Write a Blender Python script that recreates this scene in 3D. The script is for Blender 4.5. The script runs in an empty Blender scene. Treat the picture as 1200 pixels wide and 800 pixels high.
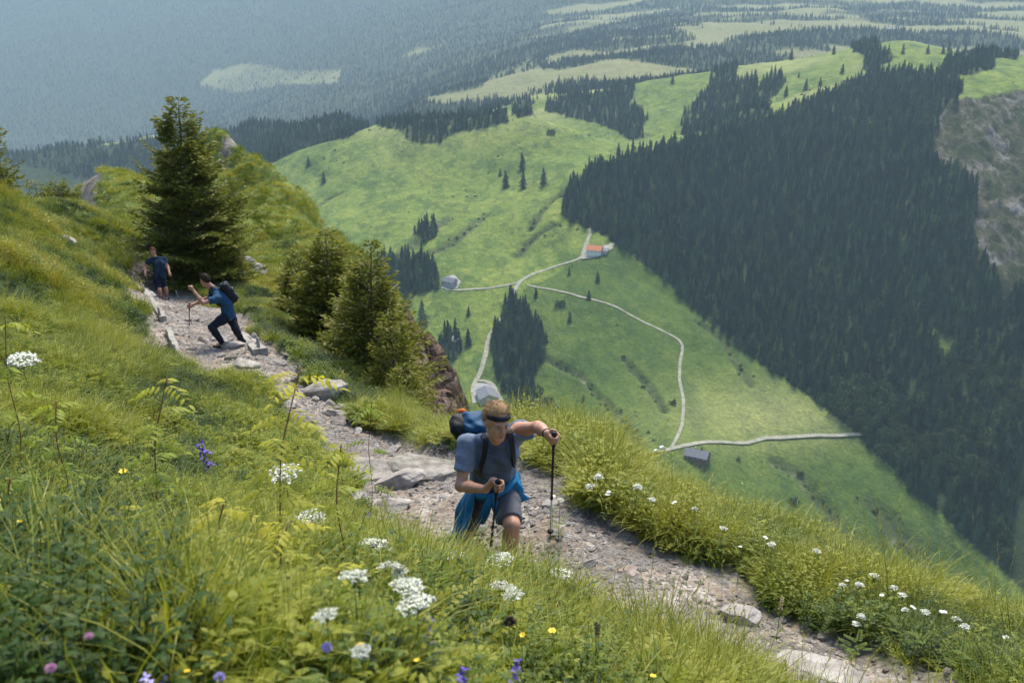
import bpy, bmesh, math, random
import numpy as np
from mathutils import Vector, Matrix
R = math.radians
scene = bpy.context.scene
col = scene.collection
rng = np.random.default_rng(7)
random.seed(7)

# ------------------------------------------------------------------ camera
F = 1167.0            # focal length in pixels of the 1200 px wide photograph
PITCH = R(20.0)
CP, SP = math.cos(PITCH), math.sin(PITCH)
cam_d = bpy.data.cameras.new('camera')
cam = bpy.data.objects.new('camera', cam_d)
col.objects.link(cam)
cam.rotation_euler = (R(90) - PITCH, 0, 0)
cam_d.sensor_width = 36.0
cam_d.lens = 36.0 * F / 1200.0
cam_d.clip_start = 0.05
cam_d.clip_end = 20000
cam_d.dof.use_dof = True
cam_d.dof.focus_distance = 7.6
cam_d.dof.aperture_fstop = 5.0
scene.camera = cam

def W(px, py, d):
    """world point seen at photo pixel (px,py), d metres along the viewing axis"""
    u = (px - 600.0) / F * d
    v = -(py - 400.0) / F * d
    return np.array([u, d * CP + v * SP, -d * SP + v * CP])

def proj(x, y, z):
    d = y * CP - z * SP
    v = y * SP + z * CP
    d = np.maximum(d, 1e-3)
    return 600 + F * x / d, 400 - F * v / d, d

# ------------------------------------------------------------------ noise
def _hash(ix, iy, seed):
    h = (ix.astype(np.int64) * 374761393 + iy.astype(np.int64) * 668265263 + seed * 1442695041) & 0xffffffff
    h = ((h ^ (h >> 13)) * 1274126177) & 0xffffffff
    h = h ^ (h >> 16)
    return (h & 0xffff) / 65535.0

def vnoise(x, y, seed=0):
    x0 = np.floor(x); y0 = np.floor(y)
    fx = x - x0; fy = y - y0
    fx = fx * fx * fx * (fx * (fx * 6 - 15) + 10); fy = fy * fy * fy * (fy * (fy * 6 - 15) + 10)
    a = _hash(x0, y0, seed); b = _hash(x0 + 1, y0, seed)
    c = _hash(x0, y0 + 1, seed); d = _hash(x0 + 1, y0 + 1, seed)
    return ((a * (1 - fx) + b * fx) * (1 - fy) + (c * (1 - fx) + d * fx) * fy) * 2 - 1

def fbm(x, y, sc, octv=4, seed=0, gain=0.5):
    s = 0; a = 1.0; t = 0
    for o in range(octv):
        k = 2.0 ** o / sc
        s = s + a * vnoise(x * k + 13.7 * o, y * k - 7.1 * o, seed + o * 17)
        t += a; a *= gain
    return s / t

# ------------------------------------------------------------------ height fields
class RBF:
    def __init__(self, pts, r0, eps, lam=1e-4):
        P = np.array(pts, float)
        self.r0 = r0; self.eps = eps
        u, v, q = self._enc(P[:, 0], P[:, 1], P[:, 2])
        self.c = np.stack([u, v], 1); n = len(q)
        D = np.sqrt(((self.c[:, None] - self.c[None]) ** 2).sum(-1) + eps ** 2)
        A = np.zeros((n + 3, n + 3)); A[:n, :n] = -D + np.eye(n) * -lam
        A[:n, n] = 1; A[:n, n + 1] = u; A[:n, n + 2] = v; A[n:, :n] = A[:n, n:].T
        b = np.zeros(n + 3); b[:n] = q
        self.w = np.linalg.solve(A, b)
    def _enc(self, x, y, z=None):
        r = np.hypot(x, y); az = np.arctan2(x, np.maximum(y, 1e-6 + 0 * y))
        return az, np.log(r + self.r0), None if z is None else z / (r + self.r0)
    def __call__(self, x, y):
        x = np.asarray(x, float); y = np.asarray(y, float)
        sh = x.shape; x = x.ravel(); y = y.ravel(); out = np.empty(len(x))
        n = len(self.c)
        for i in range(0, len(x), 40000):
            u, v, _ = self._enc(x[i:i+40000], y[i:i+40000])
            K = -np.sqrt((u[:, None] - self.c[:, 0]) ** 2 + (v[:, None] - self.c[:, 1]) ** 2 + self.eps ** 2)
            q = K @ self.w[:n] + self.w[n] + self.w[n+1] * u + self.w[n+2] * v
            out[i:i+40000] = q * (np.hypot(x[i:i+40000], y[i:i+40000]) + self.r0)
        return out.reshape(sh)

# --- near ridge: (photo x, photo y, metres along the view axis)
NEAR = [
 (-100,800,1.9),(0,800,2.0),(200,800,2.05),(400,800,2.35),(520,800,2.9),(640,800,3.7),(760,800,4.6),(850,800,5.2),(970,800,5.6),(1100,800,6.0),(1200,815,6.3),(1300,830,6.4),
 # left slope
 (-120,215,24),(0,222,27),(50,240,34),(88,266,44),(-60,300,17),(0,300,18),(0,400,11),(0,500,7),(0,600,4.7),(0,700,3.0),(-120,400,10),(-120,600,4.2),
 (60,300,23),(100,300,27),(100,350,20),(100,400,15),(100,500,8.6),(100,600,5.2),(100,700,3.1),(140,330,28),(150,370,22),(170,400,18.5),(195,440,16.3),
 (200,500,10.2),(200,560,7.2),(200,640,4.8),(200,720,3.2),(300,500,12.6),(300,550,9.0),(300,620,6.0),(300,700,3.9),
 (390,545,11.0),(400,596,8.6),(400,655,5.8),(400,715,4.0),(480,612,8.8),(500,668,6.5),(500,710,4.9),(500,750,3.7),(560,702,6.1),(560,740,4.7),(620,716,6.1),(600,755,4.6),
 (685,752,5.8),(700,790,4.6),(760,790,5.4),
 # path
 (870,740,6.55),(780,685,7.1),(700,645,7.5),(645,615,7.95),(594,664,7.6),(535,664,8.1),(600,590,8.5),(560,590,8.8),(530,560,9.9),(480,550,11.0),(430,525,12.7),(400,500,13.8),(360,470,15.2),(320,440,17.0),
 (262,404,19.4),(285,400,19.6),(240,385,21.5),(220,365,25.0),(190,353,28.6),(180,335,31.5),
 # right verge and crest
 (700,612,8.1),(760,645,7.75),(850,692,7.25),(950,738,6.85),(1050,778,6.5),
 (640,550,9.3),(700,572,8.9),(800,622,8.4),(900,672,7.9),(1000,722,7.5),(1100,755,7.2),(1200,795,6.9),(1320,830,6.7),
 (610,520,11.0),(570,515,13.0),(540,515,14.5),(480,487,16.5),(430,452,19.5),(380,415,22.5),(330,380,25.5),(300,362,27.5),(260,340,31),(230,330,33),
 (500,525,13.6),(440,490,15.8),(380,440,18.6),(330,405,21.5),(290,375,24.5),
 # the spur behind the trees
 (290,330,38),(330,320,46),(400,345,46),(440,400,38),(490,440,34),(520,480,31),(535,505,29),(548,515,28),
 (555,488,33),(540,450,38),(500,398,46),(460,355,54),(420,314,62),(380,277,72),(345,240,84),(318,215,94),(300,203,99),(280,192,103),(262,192,104),(250,196,104),(225,215,101),
 (300,260,80),(260,250,88),(350,300,60),(300,300,58),(240,300,50),(215,270,66),(170,245,72),(255,222,98),(285,222,96),
 (100,262,54),(83,253,58),(90,236,64),(104,222,69),(128,213,73),(150,216,74),(180,219,80),(140,235,66),(120,275,48),(130,295,40),
]
HID = []   # (azimuth photo x, horizontal r, z) never seen: how the ground falls away beyond its crests
for px in (600, 660, 760, 900, 1050, 1200, 1400):
    for r, z in ((14, -10.0), (22, -20), (45, -45), (100, -100), (200, -195), (450, -440)):
        HID.append((px, r * (1.12 if px < 640 else 1), z))
for px in (572,):
    for r, z in ((25, -13.5), (34, -21), (60, -48), (110, -105), (220, -205), (450, -440)): HID.append((px, r, z))
for px, r, z in ((550, 44, -25), (500, 60, -38), (460, 72, -42), (420, 85, -46), (380, 95, -48), (345, 112, -52), (318, 122, -52), (280, 130, -50), (250, 130, -52), (200, 110, -50),
                 (150, 96, -38), (110, 86, -36), (80, 80, -34), (50, 60, -24), (0, 45, -17), (-100, 40, -15)):
    HID.append((px, r, z)); HID.append((px, r * 2, z - r * .95)); HID.append((px, 450, -440))
for a, r, z in ((-70, 3, -1.5), (-70, 12, -2.0), (-70, 40, -6), (-70, 200, -120), (-70, 450, -400), (70, 2, -2.1), (70, 5, -4.2), (70, 12, -10.5), (70, 50, -50), (70, 450, -440), (-40, 2, -1.55), (40, 2, -2.0), (0, 1.2, -1.6)):
    HID.append((600 + F / CP * math.tan(R(a)), r, z))
def pts_of(vis, hid):
    P = [W(*p) for p in vis]
    for px, r, z in hid:
        a = math.atan2((px - 600) / F, CP * 1.0)
        P.append(np.array([r * math.sin(a), r * math.cos(a), z]))
    return P
near_rbf = RBF(pts_of(NEAR, HID), 2.0, 0.03, 1e-4)
CAMG = -1.62
def Hn0(x, y):
    x = np.asarray(x, float); y = np.asarray(y, float)
    z = near_rbf(x, y)
    plane = CAMG - 0.33 * x - 0.15 * y
    r = np.hypot(x, y); back = np.clip((1.9 - y) / 1.2, 0, 1) * np.clip((9 - r) / 4, 0, 1)
    back = np.maximum(back, np.clip((0.6 - y) / .6, 0, 1))
    plane = np.where(np.abs(x) > 5, CAMG - 0.33 * np.sign(x) * (5 + (np.abs(x) - 5) * .8) - .15 * y, plane)
    b = back * back * (3 - 2 * back)
    return z * (1 - b) + plane * b

PATH = [(1010,830,5.4,.78),(970,800,5.7,.80),(870,742,6.4,.80),(780,688,7.0,.78),(705,648,7.5,.78),(630,618,8.0,.80),(560,585,8.9,.95),(500,564,10.4,.85),(440,534,12.2,.68),(392,503,13.7,.60),(350,470,15.3,.62),(300,436,17.3,.95),(256,406,19.4,1.15),(232,383,22.,1.1),(215,362,25.5,1.2),(190,350,28.8,1.1),(178,337,31.0,.6),(172,330,32.5,.3)]
PATH2 = [(96,275,50,.6),(101,262,54,.6),(107,251,57,.6),(114,241,60,.55),(122,232,64,.5),(134,225,69,.45),(152,223,74,.4),(180,226,80,.4)]
PATH3 = [(262,226,99,.4),(269,217,100,.45),(276,208,101,.4),(280,203,101.5,.25)]
def poly_world(pl, H):
    out = []
    for px, py, d, w in pl:
        p = W(px, py, d); out.append((p[0], p[1], w))
    return out
def dist_poly(x, y, pl):
    """signed: distance to the path's centre divided by its half width"""
    best = np.full(np.shape(x), 1e9)
    for (ax, ay, aw), (bx, by, bw) in zip(pl[:-1], pl[1:]):
        dx, dy = bx - ax, by - ay
        t = np.clip(((x - ax) * dx + (y - ay) * dy) / (dx * dx + dy * dy), 0, 1)
        d = np.hypot(x - ax - t * dx, y - ay - t * dy) / (aw + t * (bw - aw))
        best = np.minimum(best, d)
    return best
PW1, PW2, PW3 = (poly_world(p, None) for p in (PATH, PATH2, PATH3))
def path_mask(x, y):
    """1 on the trodden path, 0 in the grass"""
    d = dist_poly(x, y, PW1) + .42 * fbm(x, y, 1.1, 3, 5) + .20 * fbm(x, y, .3, 2, 9)
    d2 = np.minimum(dist_poly(x, y, PW2), dist_poly(x, y, PW3)) + .25 * fbm(x, y, 1.6, 3, 6)
    d = np.minimum(d, d2)
    return np.clip((1.08 - d) / .2, 0, 1)
def cliff_mask(x, y, z):
    px, py, d = proj(x, y, z)
    e = 22 * fbm(x, y, 9, 4, 31)
    # the bare red-brown face under the spruces, and small scars along the spur
    line = np.interp(px, [430, 480, 500, 530, 560, 640], [325, 365, 388, 415, 450, 540])
    m = np.clip((py - line + e * .3 + 12) / 8, 0, 1) * np.clip((px - 465 + e) / 12, 0, 1) * (d > 26.) * (d < 60) * (px < 700)
    edge = np.interp(px, [295, 320, 345, 380, 420, 460, 500, 540], [203, 217, 242, 278, 315, 356, 399, 452])
    s = np.clip((5 + e * .35 - np.abs(py - edge)) / 5, 0, 1) * (d > 35) * (d < 120) * np.clip((fbm(x, y, 6, 2, 77) - .12) * 5, 0, 1)
    beyond = (d > 36) * (py > edge + 14) * 0
    return np.clip(np.maximum(m, s * (px > 318)) + beyond, 0, 1)

def Hn(x, y, detail=True):
    z = Hn0(x, y)
    r = np.hypot(x, y)
    pm = path_mask(x, y)
    k = np.clip(r / 6, .35, 1)
    lump = .15 * fbm(x, y, 1.4, 3, 1) * k + .12 * np.abs(fbm(x, y, .8, 2, 21)) * np.clip(r / 8, .3, 1) + .22 * fbm(x, y, 5.0, 3, 2) * np.clip((r - 12) / 30, 0, 1)
    z = z + lump * (1 - .8 * pm) - .07 * pm * np.clip(r / 6, 0, 1)
    if detail:
        z = z + pm * (.035 * fbm(x, y, .5, 3, 3) + .014 * fbm(x, y, .12, 3, 4))
        cm = cliff_mask(x, y, z)
        z = z + cm * (1.5 * np.abs(fbm(x, y, 4, 5, 8, .6)) + 1.0 * np.abs(fbm(x, y, 1.1, 4, 12, .6))) - cm * .7
    return z

# --- the valley and the far mountains
FAR = [
 (665,250,1120),(720,285,1050),(800,350,970),(900,425,890),(1000,500,820),(1100,600,745),(1200,690,700),(1350,800,640),
 (800,250,1150),(900,300,1070),(1000,400,930),(1100,450,880),(1200,550,795),(1200,400,900),(1350,600,780),
 (850,180,1280),(950,200,1220),(1050,250,1100),(1150,300,1010),(1150,200,1120),(1200,250,1050),(1300,200,1120),(1120,120,1260),(1200,130,1230),
 (700,195,1230),(780,172,1340),(860,132,1440),(950,110,1460),(1050,95,1430),(1120,88,1390),(1200,98,1330),(1300,100,1300),
 (1060,46,1750),(960,62,1750),(1190,68,1600),(1130,62,1660),(1300,65,1600),(870,75,1850),(800,110,1750),(760,150,1600),(830,150,1500),(900,100,1620),
 (800,30,3300),(1000,30,3300),(1190,30,3300),(800,62,2700),(1000,42,2850),(1190,50,2850),(1000,0,4500),(1200,0,4500),(800,0,4500),
 (700,292,1045),(620,300,1080),(550,330,1020),(500,340,1010),(600,380,950),(568,462,860),(560,540,740),(640,470,850),(650,390,930),(720,370,935),(760,450,855),
 (818,530,770),(780,620,690),(900,560,770),(1005,512,812),(950,620,730),(1050,640,730),(900,700,640),(1100,720,690),(1200,765,660),
 (560,230,1260),(500,250,1190),(600,180,1360),(600,134,1460),(660,149,1430),(740,168,1400),(500,141,1530),(430,151,1560),(400,200,1380),(330,190,1480),(310,208,1450),(420,270,1150),(450,310,1060),(430,230,1270),
 (400,140,1750),(300,148,1950),(200,163,2100),(100,175,2200),(0,190,2250),(-100,195,2250),(200,215,1850),(50,230,1850),(-100,240,1850),(360,170,1680),
 (200,145,5000),(0,155,5000),(-100,160,5000),(400,118,3800),(500,120,2600),(620,122,1950),(700,142,1750),(720,100,2100),(760,70,2450),(400,60,5000),(200,60,5900),(0,60,6000),(600,60,3400),
 (0,0,6900),(-120,0,6900),(300,0,6600),(600,0,5200),(-120,-60,8000),(0,-60,8000),(300,-60,7800),(600,-60,7000),(900,-50,6200),(1200,-50,6000),(1350,-50,6000),
]
FHID = []
for px, r, z in ((0,2800,-600),(100,2750,-590),(200,2650,-560),(300,2450,-500),(400,2150,-390),(100,4200,-700),(300,3600,-600),(480,1800,-285),(600,1650,-255),(700,1560,-245),(900,2150,-235),(1050,2150,-225),(1190,2050,-230),(1300,2050,-230),
                 (0,1200,-380),(150,1200,-370),(250,1150,-340),(0,800,-400),(200,800,-380),(350,800,-350),(450,700,-350)):
    FHID.append((px, r, z))
for px in (-200, 0, 200, 400, 600, 800, 1000, 1200, 1400):
    FHID.append((px, 350, -400)); FHID.append((px, 200, -410)); FHID.append((px, 9800, 150))
far_rbf = RBF(pts_of(FAR, FHID), 1.0, 0.02)
def Hf(x, y):
    z = far_rbf(x, y)
    r = np.hypot(x, y)
    z = z + 9 * fbm(x, y, 240, 4, 41) * np.clip(r / 1200, 0, 2.2) + 1.6 * fbm(x, y, 40, 3, 43)
    # erosion runnels down the grassy slopes
    z = z - 3.0 * np.clip(.16 - np.abs(fbm(x + .35 * y, y * .35, 130, 3, 47)), 0, 1) / .16 * np.clip((1700 - r) / 300, 0, 1)
    return z

def hit(px, py, H, lo, hi, n=1500, dh=0.0):
    """where the ray through the photo pixel meets the ground H (raised by dh)"""
    t = np.exp(np.linspace(math.log(lo), math.log(hi), n))
    u = (px - 600) / F; v = -(py - 400) / F
    X = u * t; Y = t * (CP + v * SP); Z = t * (-SP + v * CP)
    g = Z - H(X, Y) - dh
    k = np.where((g[1:] <= 0) & (g[:-1] > 0))[0]
    if len(k) == 0:
        k = [int(np.argmin(np.abs(g)))]
        i = k[0]; return np.array([X[i], Y[i], Z[i]])
    i = k[0]; a = g[i] / (g[i] - g[i + 1] + 1e-12)
    return np.array([X[i] + a * (X[i+1] - X[i]), Y[i] + a * (Y[i+1] - Y[i]), Z[i] + a * (Z[i+1] - Z[i])])

def inpoly(px, py, poly):
    ins = np.zeros(np.shape(px), bool); n = len(poly)
    for i in range(n):
        x0, y0 = poly[i]; x1, y1 = poly[(i + 1) % n]
        c = ((y0 > py) != (y1 > py)) & (px < (x1 - x0) * (py - y0) / (y1 - y0 + 1e-9) + x0)
        ins ^= c
    return ins

# ------------------------------------------------------------------ objects
def tag(o, label=None, cat=None, group=None, kind=None):
    if label: o['label'] = label
    if cat: o['category'] = cat
    if group: o['group'] = group
    if kind: o['kind'] = kind
    return o
def empty(name, loc, rz=0.0):
    o = bpy.data.objects.new(name, None); col.objects.link(o)
    o.location = [float(c) for c in loc]; o.rotation_euler = (0, 0, rz); o.empty_display_size = .1
    return o
def mesh_np(name, V, Fc, mat=None, smooth=True, attrs=None, matidx=None):
    """V (n,3); Fc list of arrays of equal-size faces or one array"""
    me = bpy.data.meshes.new(name)
    V = np.asarray(V, np.float32)
    if not isinstance(Fc, list): Fc = [Fc]
    Fc = [np.asarray(f, np.int32) for f in Fc if len(f)]
    nl = sum(f.size for f in Fc); nf = sum(len(f) for f in Fc)
    me.vertices.add(len(V)); me.vertices.foreach_set('co', V.ravel())
    me.loops.add(nl); me.loops.foreach_set('vertex_index', np.concatenate([f.ravel() for f in Fc]))
    me.polygons.add(nf)
    tot = np.concatenate([np.full(len(f), f.shape[1]) for f in Fc]); st = np.concatenate([[0], np.cumsum(tot)[:-1]])
    me.polygons.foreach_set('loop_start', st.astype(np.int32)); me.polygons.foreach_set('loop_total', tot.astype(np.int32))
    me.polygons.foreach_set('use_smooth', np.full(nf, smooth))
    if matidx is not None: me.polygons.foreach_set('material_index', np.asarray(matidx, np.int32))
    me.update(calc_edges=True)
    for k, a in (attrs or {}).items():
        a = np.asarray(a, np.float32)
        if a.ndim == 1:
            at = me.attributes.new(k, 'FLOAT', 'POINT'); at.data.foreach_set('value', a)
        else:
            at = me.attributes.new(k, 'FLOAT_VECTOR', 'POINT'); at.data.foreach_set('vector', a.ravel())
    for m in (mat if isinstance(mat, (list, tuple)) else [mat]):
        if m: me.materials.append(m)
    return me
def obj(name, me, parent=None, loc=None):
    o = bpy.data.objects.new(name, me); col.objects.link(o)
    if parent: o.parent = parent
    if loc is not None: o.location = [float(c) for c in loc]
    return o
def copy_tree(o, parent=None):
    c = o.copy(); col.objects.link(c); c.parent = parent
    for ch in [k for k in o.children]:
        copy_tree(ch, c)
    return c
class MB:
    """collects shapes into one mesh"""
    def __init__(s): s.v = []; s.f3 = []; s.f4 = []; s.n = 0; s.a = []
    def add(s, V, F3=(), F4=(), a=0.0):
        V = np.asarray(V, float)
        if len(F3): s.f3.append(np.asarray(F3) + s.n)
        if len(F4): s.f4.append(np.asarray(F4) + s.n)
        s.v.append(V); s.a.append(np.full(len(V), a) if np.isscalar(a) else a); s.n += len(V)
    def box(s, c, size, Rm=None, a=0.0):
        V = np.array([[x, y, z] for x in (-.5, .5) for y in (-.5, .5) for z in (-.5, .5)]) * np.array(size)
        if Rm is not None: V = V @ np.array(Rm).T
        s.add(V + np.array(c), F4=[(0,1,3,2),(4,6,7,5),(0,4,5,1),(2,3,7,6),(0,2,6,4),(1,5,7,3)], a=a)
    def tube(s, pts, rad, n=8, a=0.0, cap=True):
        P = np.asarray(pts, float); m = len(P)
        rad = np.full(m, rad) if np.isscalar(rad) else np.asarray(rad, float)
        T = np.gradient(P, axis=0); T /= np.linalg.norm(T, axis=1)[:, None] + 1e-9
        ref = np.array([0, 0, 1.0]) if abs(T[0, 2]) < .9 else np.array([1.0, 0, 0])
        V = []
        for i in range(m):
            A = np.cross(T[i], ref); A /= np.linalg.norm(A) + 1e-9; B = np.cross(T[i], A)
            th = np.arange(n) * 2 * math.pi / n
            V.append(P[i] + rad[i] * (np.cos(th)[:, None] * A + np.sin(th)[:, None] * B))
        V = np.concatenate(V)
        F4 = [(i*n+j, i*n+(j+1) % n, (i+1)*n+(j+1) % n, (i+1)*n+j) for i in range(m-1) for j in range(n)]
        F3 = []
        if cap:
            V = np.concatenate([V, P[:1], P[-1:]]); k = m * n
            F3 = [(k, (j+1) % n, j) for j in range(n)] + [(k+1, (m-1)*n+j, (m-1)*n+(j+1) % n) for j in range(n)]
        s.add(V, F3, F4, a)
    def mesh(s, name, mat, smooth=False, attr=None):
        Fc = []
        if s.f3: Fc.append(np.concatenate(s.f3))
        if s.f4: Fc.append(np.concatenate(s.f4))
        return mesh_np(name, np.concatenate(s.v), Fc, mat, smooth, {attr: np.concatenate(s.a)} if attr else None)

# ------------------------------------------------------------------ materials
class NT:
    def __init__(s, name):
        s.m = bpy.data.materials.new(name); s.m.use_nodes = True
        s.t = s.m.node_tree; s.n = s.t.nodes; s.l = s.t.links; s.n.clear()
        s.out = s.n.new('ShaderNodeOutputMaterial')
    def node(s, t, **kw):
        n = s.n.new(t)
        for k, v in kw.items():
            if k == 'inp':
                for a, b in v.items():
                    if hasattr(b, 'node'): s.l.new(b, n.inputs[a])
                    else: n.inputs[a].default_value = b
            else: setattr(n, k, v)
        return n
    def co(s, kind='Object'): return s.node('ShaderNodeTexCoord').outputs[kind]
    def pos(s): return s.node('ShaderNodeNewGeometry').outputs['Position']
    def noise(s, vec, scale, detail=4, rough=.55, out='Fac'):
        return s.node('ShaderNodeTexNoise', inp={'Vector': vec, 'Scale': scale, 'Detail': detail, 'Roughness': rough}).outputs[out]
    def attr(s, name, t='GEOMETRY', out='Fac'): return s.node('ShaderNodeAttribute', attribute_name=name, attribute_type=t).outputs[out]
    def ramp(s, fac, stops):
        r = s.node('ShaderNodeValToRGB', inp={'Fac': fac}); e = r.color_ramp.elements
        while len(e) < len(stops): e.new(.5)
        for i, (p, c) in enumerate(stops):
            e[i].position = p; e[i].color = (*c, 1) if len(c) == 3 else c
        return r.outputs['Color']
    def mix(s, f, a, b, blend='MIX'):
        n = s.node('ShaderNodeMix', data_type='RGBA', blend_type=blend)
        for k, v in ((0, f), (6, a), (7, b)):
            if hasattr(v, 'node'): s.l.new(v, n.inputs[k])
            elif k == 0: n.inputs[0].default_value = v
            else: n.inputs[k].default_value = (*v, 1) if len(v) == 3 else v
        return n.outputs[2]
    def math(s, op, a, b=0.0, clamp=False):
        n = s.node('ShaderNodeMath', operation=op, use_clamp=clamp)
        for k, v in ((0, a), (1, b)):
            if hasattr(v, 'node'): s.l.new(v, n.inputs[k])
            else: n.inputs[k].default_value = v
        return n.outputs[0]
    def bump(s, h, strength, dist, normal=None):
        i = {'Height': h, 'Strength': strength, 'Distance': dist}
        if normal is not None: i['Normal'] = normal
        return s.node('ShaderNodeBump', inp=i).outputs['Normal']
    def bsdf(s, colr, rough=.8, spec=.3, normal=None, **kw):
        i = {'Roughness': rough, 'Specular IOR Level': spec}
        b = s.node('ShaderNodeBsdfPrincipled', inp=i)
        if hasattr(colr, 'node'): s.l.new(colr, b.inputs['Base Color'])
        else: b.inputs['Base Color'].default_value = (*colr, 1)
        if normal is not None: s.l.new(normal, b.inputs['Normal'])
        for k, v in kw.items():
            b.inputs[k.replace('_', ' ')].default_value = v
        return b.outputs[0]
    def done(s, sh): s.l.new(sh, s.out.inputs['Surface']); return s.m

def simple(name, c, rough=.7, var=.25, scale=8, bump=0, bs=40, spec=.3, **kw):
    t = NT(name); co = t.co()
    n = t.noise(co, scale, 5)
    lo = tuple(x * (1 - var) for x in c); hi = tuple(min(1, x * (1 + var)) for x in c)
    cc = t.ramp(n, [(.3, lo), (.7, hi)])
    nb = t.bump(t.noise(co, bs, 4), .6, bump) if bump else None
    return t.done(t.bsdf(cc, rough, spec, nb, **kw))

def leafmat(name, stops, trans=.45, attr='shade', inst=True, tipmix=None, rough=.55, zvar=0):
    """grass and leaves: diffuse + gloss + light passing through the blade; hue varies plant by plant (tint)"""
    t = NT(name)
    if inst: f = t.attr('tint', 'INSTANCER')
    else: f = t.attr('tint')
    c = t.ramp(f, stops)
    s = t.attr(attr)
    if tipmix: c = t.mix(s, c, tipmix)
    d = t.bsdf(c, rough, .25)
    tr = t.node('ShaderNodeBsdfTranslucent', inp={'Color': t.mix(1.0, c, (1.0, 1.0, .55), 'MULTIPLY')}).outputs[0]
    mx = t.node('ShaderNodeMixShader', inp={0: trans, 1: d, 2: tr}).outputs[0]
    return t.done(mx)
# ------------------------------------------------------------------ light, world, air
world = bpy.data.worlds.new('World'); scene.world = world; world.use_nodes = True
SUN_EL, SUN_AZ = R(55), R(12)      # azimuth from +Y (view direction), negative = left
wt = world.node_tree; bg = wt.nodes['Background']
sky = wt.nodes.new('ShaderNodeTexSky'); sky.sky_type = 'NISHITA'; sky.sun_disc = False
sky.sun_elevation = SUN_EL; sky.sun_rotation = SUN_AZ; sky.altitude = 1500; sky.dust_density = 3.0; sky.air_density = 1.0
wt.links.new(sky.outputs[0], bg.inputs[0]); bg.inputs[1].default_value = 0.135
sd = bpy.data.lights.new('sun', 'SUN'); sd.energy = 3.0; sd.angle = R(18.0); sd.color = (1.0, .93, .80)
so = bpy.data.objects.new('sun', sd); col.objects.link(so)
so.rotation_euler = (Vector((math.sin(SUN_AZ) * math.cos(SUN_EL), math.cos(SUN_AZ) * math.cos(SUN_EL), math.sin(SUN_EL)))).to_track_quat('Z', 'Y').to_euler()
scene.view_settings.view_transform = 'Standard'; scene.view_settings.look = 'None'
scene.view_settings.exposure = 1.15; scene.view_settings.gamma = 1.0
scene.cycles.use_denoising = True
scene.cycles.max_bounces = 5; scene.cycles.diffuse_bounces = 2; scene.cycles.glossy_bounces = 2
scene.cycles.transmission_bounces = 3; scene.cycles.transparent_max_bounces = 8; scene.cycles.volume_bounces = 0
scene.cycles.sample_clamp_indirect = 4.0

t = NT('haze_air')
pv = t.node('ShaderNodeVolumePrincipled', inp={'Color': (.64, .86, 1.0, 1), 'Density': 0.000082, 'Anisotropy': 0.0})
t.l.new(pv.outputs[0], t.out.inputs['Volume'])
m = MB(); m.box((0, 4700, -290), (15600, 10600, 1500))
tag(obj('haze', m.mesh('haze', t.m)), kind='stuff')

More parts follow.
